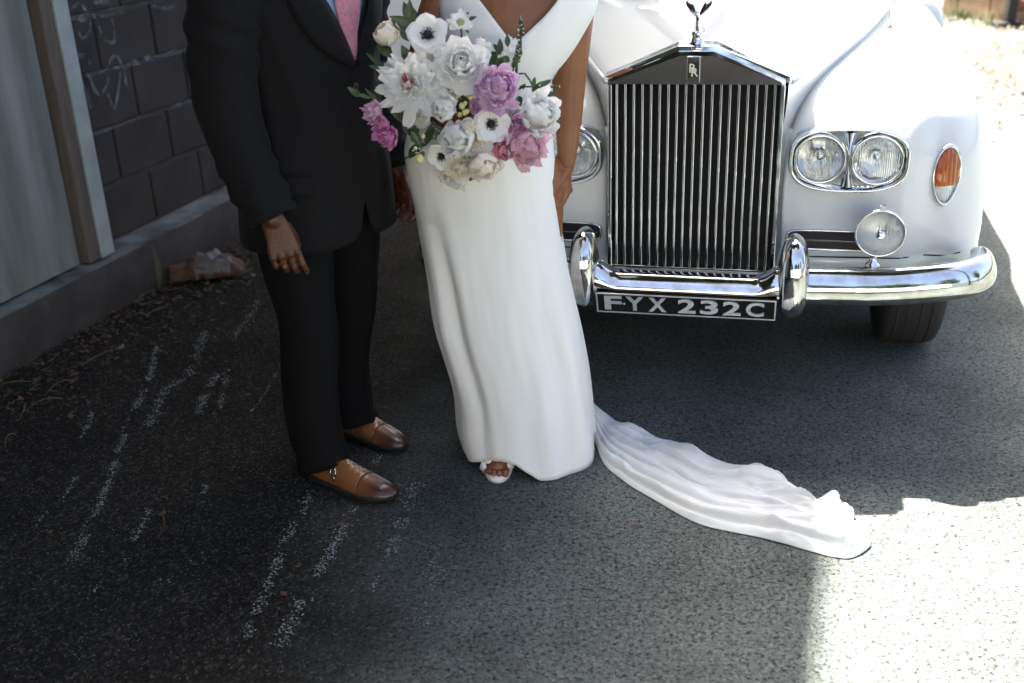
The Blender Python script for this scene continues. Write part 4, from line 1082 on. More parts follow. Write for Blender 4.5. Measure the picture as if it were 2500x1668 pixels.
def trouser_leg(A, sd):
    ank = A[-1]; P = catmull(A[:-1] + [Vector((ank.x, ank.y, .055))], 8); n = 32; m_ = len(P); rings = []
    for i, p in enumerate(P):
        s = i / (m_ - 1); rf = spl(s, [0, .25, .5, .75, 1.], [.125, .105, .084, .080, .082]); rl = spl(s, [0, .25, .5, .75, 1.], [.110, .095, .078, .074, .070])
        ring = []
        for j in range(n):
            th = 2*math.pi*j/n; c, s_ = math.cos(th), math.sin(th)
            crease = .008 * math.exp(-(min(th, 2*math.pi - th) / .12) ** 2)
            w_ = .006 * nz(th * 1.4 + sd, s * 6, 1) + .010 * sstep(.78, 1., s) * math.sin(s * 60 + 1.6 * math.sin(th + sd)) * .6 + crease
            drop = .012 * (c < 0) * sstep(.9, 1, s) - .018 * max(0, c) * sstep(.92, 1, s)
            q = p + GF * ((rf + w_) * c + .012 * sstep(.8, 1, s)) + GL * ((rl + w_) * s_); q.z -= drop
            ring.append(q)
        rings.append(ring)
    return rings
tr = []
MBt = MB()
for A, sd in ((LEGR, 1.), (LEGL, 5.)): MBt.add(*loft(trouser_leg(A, sd), True))
MBt.add(*loft([gring(z, a, b, c, -.02) for z, a, b, c in ((.74, .11, .13, .12), (.82, .135, .15, .185), (.92, .135, .15, .19), (1.0, .125, .14, .18))], True, True, True))
o = MBt.build('trousers', MT['trouser'], man, True, GC); fixn(o); solid(o, .003)
# monk strap shoes
def shoe(heel, toe, sg, ln=.32):
    d = (toe - heel); d.z = 0; d.normalize(); heel = toe - d * ln; n = Vector((-d.y, d.x, 0)); h = Vector((heel.x, heel.y, 0))
    T = [0, .04, .12, .25, .38, .48, .58, .68, .78, .88, .95, 1.0]
    HW = [.012, .026, .034, .036, .036, .039, .044, .0475, .047, .039, .027, .008]
    HT = [.066, .078, .086, .088, .094, .090, .077, .064, .054, .046, .038, .028]
    def row(t, m_=22, add=0.):
        hw, ht = spl(t, T, HW) + add, spl(t, T, HT) + add; lat = .010 * math.sin(math.pi * min(1, t)) * sg
        out = []
        for j in range(m_ + 1):
            a = lerp(-.12, math.pi + .12, j / m_); c, s = math.cos(a), math.sin(a)
            wr = .0025 * math.sin(t * 130 + c * 3) * sstep(.5, .56, t) * sstep(.72, .64, t)
            out.append(h + d * (t * ln) + n * (hw * math.copysign(abs(c) ** .85, c) * (1 - .18 * max(0, s)) + lat) + UZ * (.022 + max(0, (ht - .022)) * max(0, s) ** .75 + (s < 0) * s * .02 + wr))
        return out
    def leather(name, a, b, n_, add, cap=False):
        V, F = loft([row(lerp(a, b, i / n_), add=add) for i in range(n_ + 1)], False, False, cap)
        o = obj(name, V, F, MT['burnished'], man, True, GC); at = o.data.attributes.new('burnish', 'FLOAT', 'POINT')
        at.data.foreach_set('value', [((Vector(v) - h).dot(d) / ln) for v in V]); fixn(o); solid(o, .002); return o
    leather('shoe_upper', 0, .69, 34, 0.)
    leather('toe_cap', .685, 1., 18, .0014, True)
    obj('stitching', *tube([q + UZ * .001 for q in row(.695, 22, .0022)], .0008, 5), MT['sole'], man, True, GC)
    def srow(z, k): return [h + d * (t * ln * 1.012 - .002) + n * ((spl(t, T, HW) + k) * s + .010 * math.sin(math.pi * t) * sg) + UZ * (z + .012 * sstep(.75, 1.0, t) * (z < .02)) for t, s in [(i / 24, 1) for i in range(25)] + [(1 - i / 24, -1) for i in range(25)]]
    so_ = obj('shoe_sole', *loft([srow(.0005, .0), srow(.012, .005), srow(.020, .005), srow(.024, .002)], True, True, True), MT['sole'], man, False, GC); fixn(so_)
    # strap over the instep with its buckle on the outer side
    def st_(t, q):
        r0 = row(.40 + .028 * (q - .5) + .05 * (.5 - abs(t - .5)), 22, .003); x = t * 22; k = min(21, int(x)); return r0[k].lerp(r0[k + 1], x - k)
    jstrip('strap', lambda t, q: st_(lerp(.06, .94, t), q), 24, MT['leather'], .0025, 4)
    c = st_(.16 if sg > 0 else .84, .5); r0 = row(.41, 22, .006); k = 3 if sg > 0 else 19
    a, b = r0[k - 2], r0[k + 1]; up_ = (b - a).normalized()
    bk = MB(); cc = (r0[k - 1] + r0[k]) * .5 + (n if sg > 0 else -n) * .0 ; 
    q = [cc + d*.009 + up_*.013, cc - d*.009 + up_*.013, cc - d*.009 - up_*.013, cc + d*.009 - up_*.013]
    for i in range(4): bk.add(*tube([q[i], q[(i+1) % 4]], .0017, 8))
    bk.build('buckle', MT['chrome'], man, True, GC)
shoe(Vector((-.638, 2.822, 0)), Vector((-.342, 2.622, 0)), -1)
shoe(Vector((-.602, 3.085, 0)), Vector((-.336, 2.910, 0)), 1)

# ---- the bride
BC = Vector((-.02, 2.88, 0))
bride = thing('person', 'person in a plain white gown with a long train, holding the bouquet', 'person', BC)
DZ = [0, .08, .2, .3, .42, .57, .76, .93, 1.0, 1.06, 1.11, 1.16, 1.22, 1.30, 1.38, 1.45]
XL = [-.150, -.165, -.168, -.188, -.214, -.226, -.249, -.268, -.250, -.205, -.165, -.150, -.145, -.150, -.140, -.085]
XR = [.238, .230, .219, .208, .190, .160, .143, .133, .125, .118, .120, .165, .208, .250, .240, .185]
YF = [2.690, 2.705, 2.718, 2.730, 2.735, 2.733, 2.728, 2.718, 2.728, 2.74, 2.748, 2.742, 2.735, 2.745, 2.775, 2.83]
YB = [3.12, 3.08, 3.06, 3.04, 3.02, 3.02, 3.03, 3.03, 3.00, 2.97, 2.96, 2.965, 2.975, 2.975, 2.97, 2.95]
def dsec(z, th, add=0.):
    xl, xr, yf, yb = [spl(z, DZ, T) for T in (XL, XR, YF, YB)]
    cx, hw = (xl + xr) / 2, (xr - xl) / 2 + add; cy = lerp(yf, yb, .48); c, s = math.cos(th), math.sin(th); e = 2.15
    hd_ = (cy - yf if c > 0 else yb - cy) + add
    return cx, cy, hw * math.copysign(abs(s) ** (2/e), s), -hd_ * math.copysign(abs(c) ** (2/e), c)
def dfold(th, z):
    lo = sstep(.95, .35, z); deg = math.degrees(th); f = 0
    def g_(c, w_): 
        x = (deg - c + 180) % 360 - 180; return math.exp(-(x / w_) ** 2)
    f += -.017 * g_(-47 + 12 * (1 - z), 9) * sstep(.88, .55, z) * (1 - .3 * sstep(.25, 0, z))
    f += .007 * g_(-62, 11) * sstep(.85, .5, z)
    f += .006 * g_(-33, 9) * lo
    f += -.010 * g_(34, 12) * sstep(.75, .3, z) + .008 * g_(52, 14) * sstep(.7, .2, z)
    f += -.004 * g_(2, 14) * sstep(.6, .1, z)
    f += -.012 * g_(-80, 9) * sstep(.7, .4, z) * sstep(.15, .3, z) + .012 * g_(-95, 8) * lo
    f += .022 * math.sin(deg / 11.) * lo * (abs(deg) > 95)
    f += .004 * nz(th * 3, z * 3.5, 2) * (.4 + lo) + .0012 * nz(th * 9, z * 9, 5)
    f += -.004 * g_(-55, 30) * math.exp(-((z - .76) / .02) ** 2)
    return f
def dpt(th, z, add=0.):
    cx, cy, dx_, dy_ = dsec(z, th, dfold(th, z) + add); return Vector((cx + dx_, cy + dy_, z))
def dtop(th):
    if math.cos(th) > 0:
        return min(1.455, 1.226 + .095 * (abs(math.sin(th)) * .205 / .090) ** 1.15)
    return 1.40
def dhem(th):
    cx, cy, dx_, dy_ = dsec(.03, th); x = cx + dx_
    if math.cos(th) > -.1: return interp(x, [-.16, -.12, -.075, -.035, .0, .03, .06, .12, .24], [.004, .035, .058, .064, .055, .03, .006, .003, .003])
    return .003
NTH, NZ = 180, 90
rings = []
for i in range(NZ + 1):
    ring = []
    for j in range(NTH):
        th = lerp(-math.pi, math.pi, j / NTH); t = i / NZ
        ring.append(dpt(th, lerp(dhem(th), dtop(th), t)))
    rings.append(ring)
dr = obj('dress', *loft(rings, True), MT['dress'], bride, True, BC); fixn(dr); solid(dr, .003)
# train: a gathered sheet lying out over the asphalt
near = [(1395, 1020), (1450, 1080), (1475, 1130), (1520, 1172), (1590, 1220), (1700, 1272), (1850, 1312), (1985, 1350), (2070, 1360), (2122, 1334)]
far = [(1395, 985), (1474, 1000), (1530, 1034), (1590, 1052), (1650, 1068), (1720, 1104), (1810, 1124), (1890, 1150), (1985, 1204), (2052, 1200)]
NP = catmull([at_z(x, y, .004) for x, y in near], 17); FP = catmull([at_z(x, y, .02) for x, y in far], 17)
NI, NJ = len(NP), 120; rows = []
def gau(x, w_): return math.exp(-(x / w_) ** 2)
def pleat(x, w_):                              # one soft fold: steep on its near flank, long on the far one
    return gau(x, w_ * .55) if x < 0 else gau(x, w_ * 1.5)
for i in range(NI):
    s0 = i / (NI - 1); row = []; e2 = sstep(.60, .86, s0); st = 1 - sstep(0, .16, s0)
    for j in range(NJ):
        t0 = j / (NJ - 1); p = NP[i].lerp(FP[i], t0)
        z = .020 + .007 * nz(s0 * 2.2, t0 * 1.8, 4)
        wv = .035 * nz(s0 * 2.4, 1.7)
        # long folds that leave the skirt and run towards the hem
        for c0, sl_, amp, w1, s_a, s_b in ((.07, .06, .019, .05, -.2, 1.3), (.20, .10, .017, .05, -.2, .72), (.36, .16, .012, .05, -.2, .55), (.52, .02, .009, .07, .02, .70), (.34, .12, .014, .045, .50, 1.3), (.70, .06, .010, .06, .30, .85)):
            x = t0 - (c0 + sl_ * s0 + wv * c0 * 2); on = sstep(s_a, s_a + .18, s0) * (1 - sstep(s_b - .22, s_b, s0))
            z += on * (amp * pleat(x, w1) - .009 * gau(x + w1 * .75, .010))
        # shallow billows along the far edge, running in diagonally
        q_ = 4.4 * s0 + .75 * (1 - t0) + .25 * nz(s0 * 3, 3.3); bl = .5 + .5 * math.sin(2 * math.pi * q_)
        z += (.020 * bl ** 1.6 - .004) * sstep(.45, .92, t0) * sstep(.06, .22, s0)
        # gathered end: broad folds fanning out from the hem corner
        fan = math.atan2(t0 - .35, 1.12 - s0); z += e2 * (.030 * (1 - abs(math.sin(3.4 * fan + .9))) ** .9 + .012 * math.sin(8.5 * fan + 1.0) + .014 * nz(s0 * 7, t0 * 4, 5))
        z += .0022 * nz(s0 * 26, t0 * 16, 9) + .004 * nz(s0 * 11 - t0 * 4, t0 * 7, 2)
        for fx, fy, sd_, am in ((2.6, 5.5, 12, .011), (5.5, 3.2, 31, .008), (9., 7., 51, .005)):
            r_n = 1 - min(1, abs(nz(s0 * fx + t0 * 1.2, t0 * fy - s0 * 2.0, sd_)) / .16); z += am * r_n ** 1.5 * sstep(.05, .3, s0) * (.7 + .9 * e2)
        edge = (1 - math.exp(-t0 / .040)) * (1 - math.exp(-(1 - t0) / .05)) * (1 - math.exp(-(1.0 - s0) / .018 - .12))
        z = z * edge + st * (.012 + .085 * math.sin(math.pi * min(1, .04 + t0 * .96)) ** 1.3 * (1 + .25 * math.sin(8 * t0)))
        q = p + Vector((.008 * nz(s0 * 8, t0 * 3, 3), .012 * nz(s0 * 6, t0 * 2, 6), 0))
        q = q + (FP[i] - NP[i]).normalized() * (.020 * (bl - .4) * sstep(.7, 1, t0) * sstep(.1, .25, s0))
        if s0 > .86: q = q + Vector((.013, .006, 0)) * (math.sin(t0 * 12.5 + .4) * ((s0 - .86) / .14) ** 1.5)
        q.z = max(.003, z); row.append(q)
    rows.append(row)
trn = obj('train', *loft(rows, False), MT['dress'], dr, True, BC); fixn(trn)
sm_ = trn.modifiers.new('sm', 'SMOOTH'); sm_.factor = .5; sm_.iterations = 2
solid(trn, .0018)
# body inside the gown
bm = bmesh.new()
def bring(z, ins, n=32):
    out = []
    for j in range(n):
        th = lerp(-math.pi, math.pi, j / n); cx, cy, a, b = dsec(z, th, -ins); out.append(Vector((cx + a, cy + b, z)))
    return out
def bell(z, cx, cy, a, b): return [Vector((cx + a*math.sin(x), cy - b*math.cos(x), z)) for x in [2*math.pi*j/32 for j in range(32)]]
eloft(bm, [bell(.80, -.055, 2.88, .15, .11)] + [bring(.93, .03), bring(1.02, .02), bring(1.10, .012)] + [bell(1.17, .03, 2.855, .135, .10), bell(1.23, .05, 2.850, .15, .098), bell(1.30, .05, 2.865, .160, .094), bell(1.36, .05, 2.875, .165, .082), bell(1.42, .05, 2.885, .15, .062), bell(1.46, .05, 2.89, .07, .05), bell(1.52, .05, 2.88, .05, .048)])
for s in (-1, 1): ball(bm, (.055 + s * .056, 2.80, 1.225), (.052, .042, .06))
capsule(bm, [Vector((.05, 2.885, 1.46)), Vector((.045, 2.865, 1.56))], [.05, .046], 14)
BF = Vector((-.10, -.995, 0)); BL = Vector((.995, -.10, 0))
head(bm, Vector((.04, 2.845, 1.645)), BF, BL, .96)
AL = [Vector((.205, 2.90, 1.40)), Vector((.200, 2.915, 1.26)), Vector((.178, 2.905, 1.10)), Vector((.174, 2.895, .99)), Vector((.1665, 2.878, .878))]
capsule(bm, AL, [(.047, .047), (.046, .046), (.0455, .044), (.036, .036), (.0225, .026)], 16)
hl_ = (Vector((.166, 2.860, .77)) - AL[-1]).normalized()
hand(bm, AL[-1] + hl_ * .006, hl_, Vector((.95, .30, 0)), Vector((-.30, -.95, .05)), [(.40, .75, .5), (.45, .8, .5), (.5, .85, .5), (.5, .9, .5)], .78, (.30, .55), .004, .027)
AR = [Vector((-.115, 2.90, 1.40)), Vector((-.165, 2.885, 1.28)), Vector((-.215, 2.855, 1.12)), Vector((-.18, 2.76, 1.07)), Vector((-.135, 2.69, 1.05))]
capsule(bm, AR, [.048, .046, .043, .034, .024], 16)
hand(bm, AR[-1], (Vector((-.06, 2.655, 1.045)) - AR[-1]), Vector((-.2, -.2, -.95)), Vector((.3, -.95, .2)), [(.9, 1.0, .6)] * 4, .88, (.4, .6), 0, .024)
for sx_, yy in ((-.056, 2.782), (.085, 2.90)):
    capsule(bm, [Vector((sx_ * .9, 2.88, .85)), Vector((sx_, 2.86, .48)), Vector((sx_, yy + .08, .10))], [.085, .055, .036], 14)
    capsule(bm, [Vector((sx_, yy + .10, .055)), Vector((sx_, yy + .03, .058)), Vector((sx_ + .002, yy - .03, .034))], [.032, .033, .026], 14)
    for k, (dx_, ln, r) in enumerate(((.022, .030, .0115), (.004, .030, .0088), (-.011, .026, .0082), (-.023, .020, .0078), (-.033, .012, .0075))):
        p = Vector((sx_ + dx_, yy - .038, .028)); capsule(bm, [p + Vector((0, .025, .004)), p, p + Vector((0, -ln, -.006))], [r, r, r * .92], 10)
remesh_body('body', bm, MT['skin_b'], bride, .0031, BC, 3)
hair_cap('hair', Vector((.04, 2.845, 1.65)), BF, BL, 1.03, MT['hair'], bride, -20)
for k, (dx_, ln, r) in enumerate(((.022, .030, .0115), (.004, .030, .0088), (-.011, .026, .0082), (-.023, .020, .0078))):
    p = Vector((-.056 + dx_, 2.782 - .040 - ln - .003, .0262)); mb = MB()
    V = [(r * .62 * math.cos(a), .008 * math.sin(a), .003 * (1 - math.cos(a) ** 2)) for a in [2*math.pi*j/12 for j in range(12)]]
    o = obj('toenail', [(p.x + v[0], p.y + v[1] + .004, p.z + r * .62 + v[2]*.3) for v in V], [tuple(range(12))], mat('toenail', (.52, .22, .18), .2), bride, True, BC); solid(o, .001)
# petal-trimmed sandals
for sx_, yy in ((-.056, 2.782), (.085, 2.90)):
    ol = [(sx_ + .043 * math.copysign(abs(math.sin(a)) ** .9, math.sin(a)) * (1 if math.cos(a) > 0 else .75), yy + .015 - (.098 if math.cos(a) > 0 else .12) * math.cos(a)) for a in [2*math.pi*j/36 for j in range(36)]]
    o = obj('sandal_sole', *loft([[Vector((x, y, z)) for x, y in ol] for z in (.001, .011, .014)], True, True, True), MT['dress'], bride, True, BC); fixn(o)
    rows = []
    for i in range(13):
        a = lerp(-.2, math.pi + .2, i / 12); rows.append([Vector((sx_ - .002 + .044 * math.cos(a), yy - .030 + q * .03, .016 + .050 * max(-.2, math.sin(a)) - .004 * q)) for q in (0, .33, .66, 1)])
    o = obj('strap', *loft(rows, False), MT['dress'], bride, True, BC); solid(o, .002)
    for k in range(5):
        a = R(25 + 33 * k); n_ = Vector((math.cos(a) * .9, -.45, math.sin(a))).normalized(); c = Vector((sx_ - .002 + .045 * math.cos(a), yy - .030, .016 + .049 * math.sin(a)))
        tx_ = Vector((-math.sin(a), 0, math.cos(a))).normalized(); ty_ = n_.cross(tx_).normalized()
        if ty_.y > 0: ty_ = -ty_
        V = [c + n_ * .003 + tx_ * (.0165 * math.cos(x)) + ty_ * (.020 * math.sin(x) * (1 if math.sin(x) > 0 else .6)) + n_ * (-.004 * math.sin(x) ** 2) for x in [2*math.pi*j/18 for j in range(18)]] + [c + n_ * .007]
        o = obj('sandal_petal', V, [(j, (j+1) % 18, 18) for j in range(18)], MT['dress'], bride, True, BC); solid(o, .0012)
# ------------------------------------------------------------------ the bouquet
BQ = at_y(1110, 260, 2.63)
bq = thing('bouquet', 'loose bridal bouquet of white anemones, white and pink peonies and dark foliage', 'bouquet', BQ)
fr_ = random.Random(21)
def petal(mb, phi, r0, ln, wd, el, curl, cup, ruf, sd, mi=0, ns=5, nq=5, z0=0., notch=0.):
    """one curved petal; el = angle above the flower plane at its base, curl = change of that angle to the tip"""
    c, s = math.cos(phi), math.sin(phi); rows = []; rho, h = r0, z0
    for i in range(ns + 1):
        t = i / ns; a = el + curl * t
        if i: rho += ln / ns * math.cos(a); h += ln / ns * math.sin(a)
        w_ = wd * (math.sin(math.pi * (.10 + .78 * t ** .85)) ** .7) * (1 if i < ns else .82)
        row = []
        for j in range(nq + 1):
            q = 2 * j / nq - 1
            rf = ruf * ln * t * nz(sd * 7.3 + q * 2.3, t * 3, sd)
            hh = h + cup * wd * q * q * math.cos(a) + rf; rr = rho - cup * wd * q * q * math.sin(a) * .8 + rf * .5 - (notch * ln * (1 - abs(q)) if i == ns else 0) - .12 * ln * q * q * (t > .9)
            row.append((rr * c - q * w_ * s, rr * s + q * w_ * c, hh))
        rows.append(row)
    V, F = loft(rows, False); mb.add(V, F, mi)
def f_anemone():
    mb = MB()
    for k in range(5): petal(mb, k * 1.2566 + .1, .10, .92, .52, R(8), R(10), .10, .10, k + 1)
    for k in range(4): petal(mb, k * 1.5708 + .7, .08, .86, .50, R(24), R(4), .16, .10, k + 9)
    ce = MB(); V, F = lathe([(.0, .30), (.10, .285), (.17, .23), (.20, .15), (.21, .05)], (0, 0, 0), (0, 0, 1), 20); ce.add(V, F)
    for k in range(44):
        a = fr_.random() * 6.283; r = fr_.uniform(.24, .34); h = fr_.uniform(.16, .24)
        ce.add(*tube([(.2*math.cos(a), .2*math.sin(a), .08), (r*math.cos(a), r*math.sin(a), h)], [.009, .009], 4)); ce.add(*lathe([(.0, -.022), (.024, 0), (.0, .022)], (r*math.cos(a), r*math.sin(a), h), (0, 0, 1), 6))
    mb.k = 1.06
    return mb, ce, 'anem'
def f_peony(seed, layers, ruf=.3):
    mb = MB(); k_ = seed
    for (n, r0, ln, wd, el, cu, cup, z0) in layers:
        o_ = fr_.random() * 6
        for k in range(n):
            k_ += 1.7; petal(mb, o_ + 6.283 * k / n + fr_.gauss(0, .16), r0, ln * fr_.uniform(.85, 1.12), wd * fr_.uniform(.8, 1.15), R(el + fr_.gauss(0, 7)), R(cu), cup, ruf, k_, z0=z0, notch=fr_.choice((0, .10, .2)))
    mb.k = {id(OPEN): 1.12, id(SPIKY): 1.02, id(BALL): 1.38, id(ROSE): 1.6, id(RANU): 1.6, id(TUFT): 1.45, id(SCAB): 1.1}[id(layers)]
    return mb
OPEN = [(9, .05, 1.0, .42, 8, 28, .25, 0), (10, .05, .88, .38, 25, 30, .3, .04), (11, .05, .72, .32, 42, 32, .35, .08), (10, .04, .56, .26, 58, 32, .4, .12), (9, .02, .44, .20, 72, 25, .4, .14)]
SPIKY = [(13, .05, 1.08, .20, 4, 18, .15, 0), (15, .05, .95, .18, 20, 22, .2, .05), (16, .05, .80, .16, 36, 22, .25, .09), (16, .05, .62, .14, 52, 24, .3, .12), (12, .03, .45, .12, 68, 20, .3, .14)]
BALL = [(11, .30, .75, .22, 15, 45, .3, -.05), (13, .34, .60, .20, 38, 45, .3, .08), (13, .30, .55, .20, 52, 40, .3, .20), (12, .22, .50, .19, 62, 40, .35, .30), (10, .14, .46, .17, 72, 35, .35, .38), (8, .05, .42, .15, 80, 20, .4, .44)]
ROSE = [(7, .1, .95, .46, 28, 60, .35, -.1), (7, .1, .85, .42, 45, 50, .4, 0), (6, .08, .75, .36, 60, 45, .45, .06), (6, .06, .66, .28, 72, 40, .5, .10), (5, .03, .58, .20, 80, 30, .5, .12), (4, .01, .5, .13, 84, 20, .5, .14)]
RANU = [(12, .25, .80, .26, 10, 70, .35, -.10), (12, .25, .72, .25, 28, 66, .35, .0), (12, .22, .64, .22, 42, 62, .4, .10), (11, .18, .56, .19, 54, 58, .4, .19), (10, .12, .46, .15, 64, 52, .45, .27), (8, .07, .36, .11, 72, 46, .5, .34), (6, .03, .26, .08, 80, 30, .5, .38)]
TUFT = [(7, .04, 1.0, .34, 20, 40, .35, 0), (7, .04, .85, .30, 45, 30, .4, .05), (6, .02, .7, .24, 65, 20, .4, .08)]
SCAB = [(9, .22, .72, .22, 4, 12, .1, 0), (8, .2, .55, .2, 22, 10, .15, .05)]
def place(name, mb, mt, x, y, rpx, depth, lean=(0, 0), centre=None, spin=None):
    """x, y photo pixel of the bloom, depth: metres in front of (+) the bouquet's middle"""
    Y = BQ.y - depth; p = at_y(x, y, Y); r = rpx * Y / FPX * 1.07 * mb.k
    tocam = (Vector((0, 0, CAMH)) - p).normalized()
    off = p - BQ; n = (tocam + Vector((off.x * 2.6 + lean[0], 0, off.z * 2.6 + lean[1]))).normalized()
    rot = n.to_track_quat('Z', 'Y').to_matrix().to_4x4() @ Matrix.Rotation(spin if spin is not None else fr_.random() * 6, 4, 'Z')
    o = mb.build(name, MT[mt] if isinstance(mt, str) else mt, bq)
    o.matrix_basis = Matrix.Translation(p - BQ) @ rot @ Matrix.Scale(r, 4)
    subd(o, 1)
    if centre:
        c = centre[0].build('flower_centre', MT[centre[1]], o)
    return o
for (x, y, r, d, ln) in ((1045, 87, 47, .05, (0, .05)), (1198, 302, 44, .10, (.05, -.1)), (1079, 380, 35, .06, (-.35, -.25))):
    mb, ce, cm = f_anemone(); place('anemone', mb, 'petal_w', x, y, r, d, ln, (ce, cm))
fleck = MB(); [fleck.add(*tube([(a*.10, b*.10, .50), (a*.16 + .03, b*.14, .66), (a*.22 + .05, b*.16, .70)], [.035, .03, .012], 6)) for a, b in ((1, .2), (-.6, .8), (.2, -1), (-1, -.3), (.6, .6))]
place('white_peony', f_peony(3, SPIKY, .35), 'petal_w', 1008, 212, 80, .08, (-.05, .0), (fleck, 'crimson'))
fleck = MB(); [fleck.add(*tube([(a*.10, b*.10, .50), (a*.16, b*.14, .60)], [.03, .012], 6)) for a, b in ((1, .2), (-.6, .8), (.2, -1))]
place('white_peony', f_peony(13, OPEN, .32), 'petal_w', 1124, 165, 68, .07, (.02, .1), (fleck, 'crimson'))
place('white_peony', f_peony(71, OPEN, .4), 'petal_w', 1085, 205, 46, .06)
place('white_rose', f_peony(23, ROSE, .12), 'petal_w', 1084, 268, 36, .11)
place('lilac_peony', f_peony(33, BALL, .3), 'petal_l', 1207, 218, 54, .085, (.05, .05))
place('pink_peony', f_peony(43, BALL, .35), 'petal_p', 1274, 350, 54, .06, (.12, -.15))
place('pink_peony', f_peony(47, TUFT, .3), mat('petal_rose', (.70, .20, .32), .6, col2=(.80, .45, .55), vscale=30), 1224, 363, 28, .055)
place('lilac_peony', f_peony(49, TUFT, .25), 'petal_l', 1256, 303, 30, .06)
place('lilac_peony', f_peony(51, TUFT, .25), 'petal_l', 1160, 262, 20, .07)
place('white_ranunculus', f_peony(53, RANU, .06), 'petal_w', 1306, 278, 47, .07, (.2, 0))
place('white_ranunculus', f_peony(59, ROSE, .15), 'petal_w', 1115, 332, 46, .10)
place('white_ranunculus', f_peony(61, ROSE, .1), 'petal_c', 1144, 306, 20, .13)
place('cream_rose', f_peony(63, ROSE, .16), 'petal_c', 1177, 392, 38, .07, (.0, -.3))
place('cream_rose', f_peony(67, OPEN, .25), 'petal_c', 1128, 398, 40, .05, (-.05, -.4))
place('white_peony', f_peony(69, TUFT, .3), 'petal_w', 1120, 425, 30, .02, (0, -.5))
place('magenta_sweet_pea', f_peony(73, TUFT, .4), 'petal_l', 928, 275, 30, .03, (-.5, .1))
place('magenta_sweet_pea', f_peony(75, TUFT, .4), 'petal_m', 962, 322, 34, .04, (-.4, -.3))
place('magenta_sweet_pea', f_peony(79, TUFT, .4), 'petal_m', 946, 300, 26, .045, (-.4, -.1))
place('white_rose', f_peony(77, ROSE, .12), 'petal_c', 958, 100, 36, .0, (-.5, .6))
ce = MB(); ce.add(*lathe([(0, .24), (.16, .2), (.26, .1), (.28, 0)], (0, 0, 0), (0, 0, 1), 16))
place('scabious', f_peony(81, SCAB, .3), 'petal_w', 1124, 56, 32, .0, (.1, .3), (ce, 'stamen_g'))
place('white_spray', f_peony(83, SCAB, .4), 'petal_w', 1250, 112, 25, -.02, (.2, .3))
place('white_spray', f_peony(85, SCAB, .4), 'petal_w', 1236, 140, 18, -.01)
place('white_spray', f_peony(87, SCAB, .4), 'petal_w', 1272, 235, 18, .0)
for k, (x, y, r, d, mt_) in enumerate(((1050, 255, 30, .05, 'petal_w'), (1150, 215, 30, .05, 'petal_w'), (1165, 335, 26, .06, 'petal_c'), (1218, 345, 24, .045, 'petal_p'), (1250, 272, 26, .03, 'petal_w'), (1150, 372, 30, .05, 'petal_w'),
        (1205, 392, 26, .04, 'petal_c'), (972, 175, 30, .03, 'petal_w'), (1060, 150, 34, .03, 'petal_w'), (1175, 130, 24, .01, 'petal_w'), (1300, 325, 24, .03, 'petal_p'), (1090, 420, 24, .02, 'petal_c'), (1030, 290, 24, .04, 'petal_w'))):
    place(('white_stock' if mt_ == 'petal_w' else 'cream_stock' if mt_ == 'petal_c' else 'pink_stock'), f_peony(100 + 4*k, TUFT if k % 2 else OPEN, .35), mt_, x, y, r, d)
# berries
for k, (x, y, r) in enumerate(((1118, 233, 6), (1126, 225, 6), (1113, 245, 6), (1128, 259, 8), (1149, 239, 6), (1134, 275, 7), (1140, 272, 6), (1122, 280, 6), (1146, 232, 5), (1032, 333, 6), (1014, 362, 5), (1024, 388, 11), (1136, 252, 5))):
    Y = BQ.y - .085; p = at_y(x, y, Y) - BQ; b_ = bmesh.new(); bmesh.ops.create_icosphere(b_, subdivisions=2, radius=r * Y / FPX)
    me = bpy.data.meshes.new('berry'); b_.to_mesh(me); b_.free(); me.materials.append(MT['berry']); me.polygons.foreach_set('use_smooth', [True] * len(me.polygons))
    o = link(bpy.data.objects.new('berry', me), bq); o.location = p; o.scale = (1, 1, 1.1)
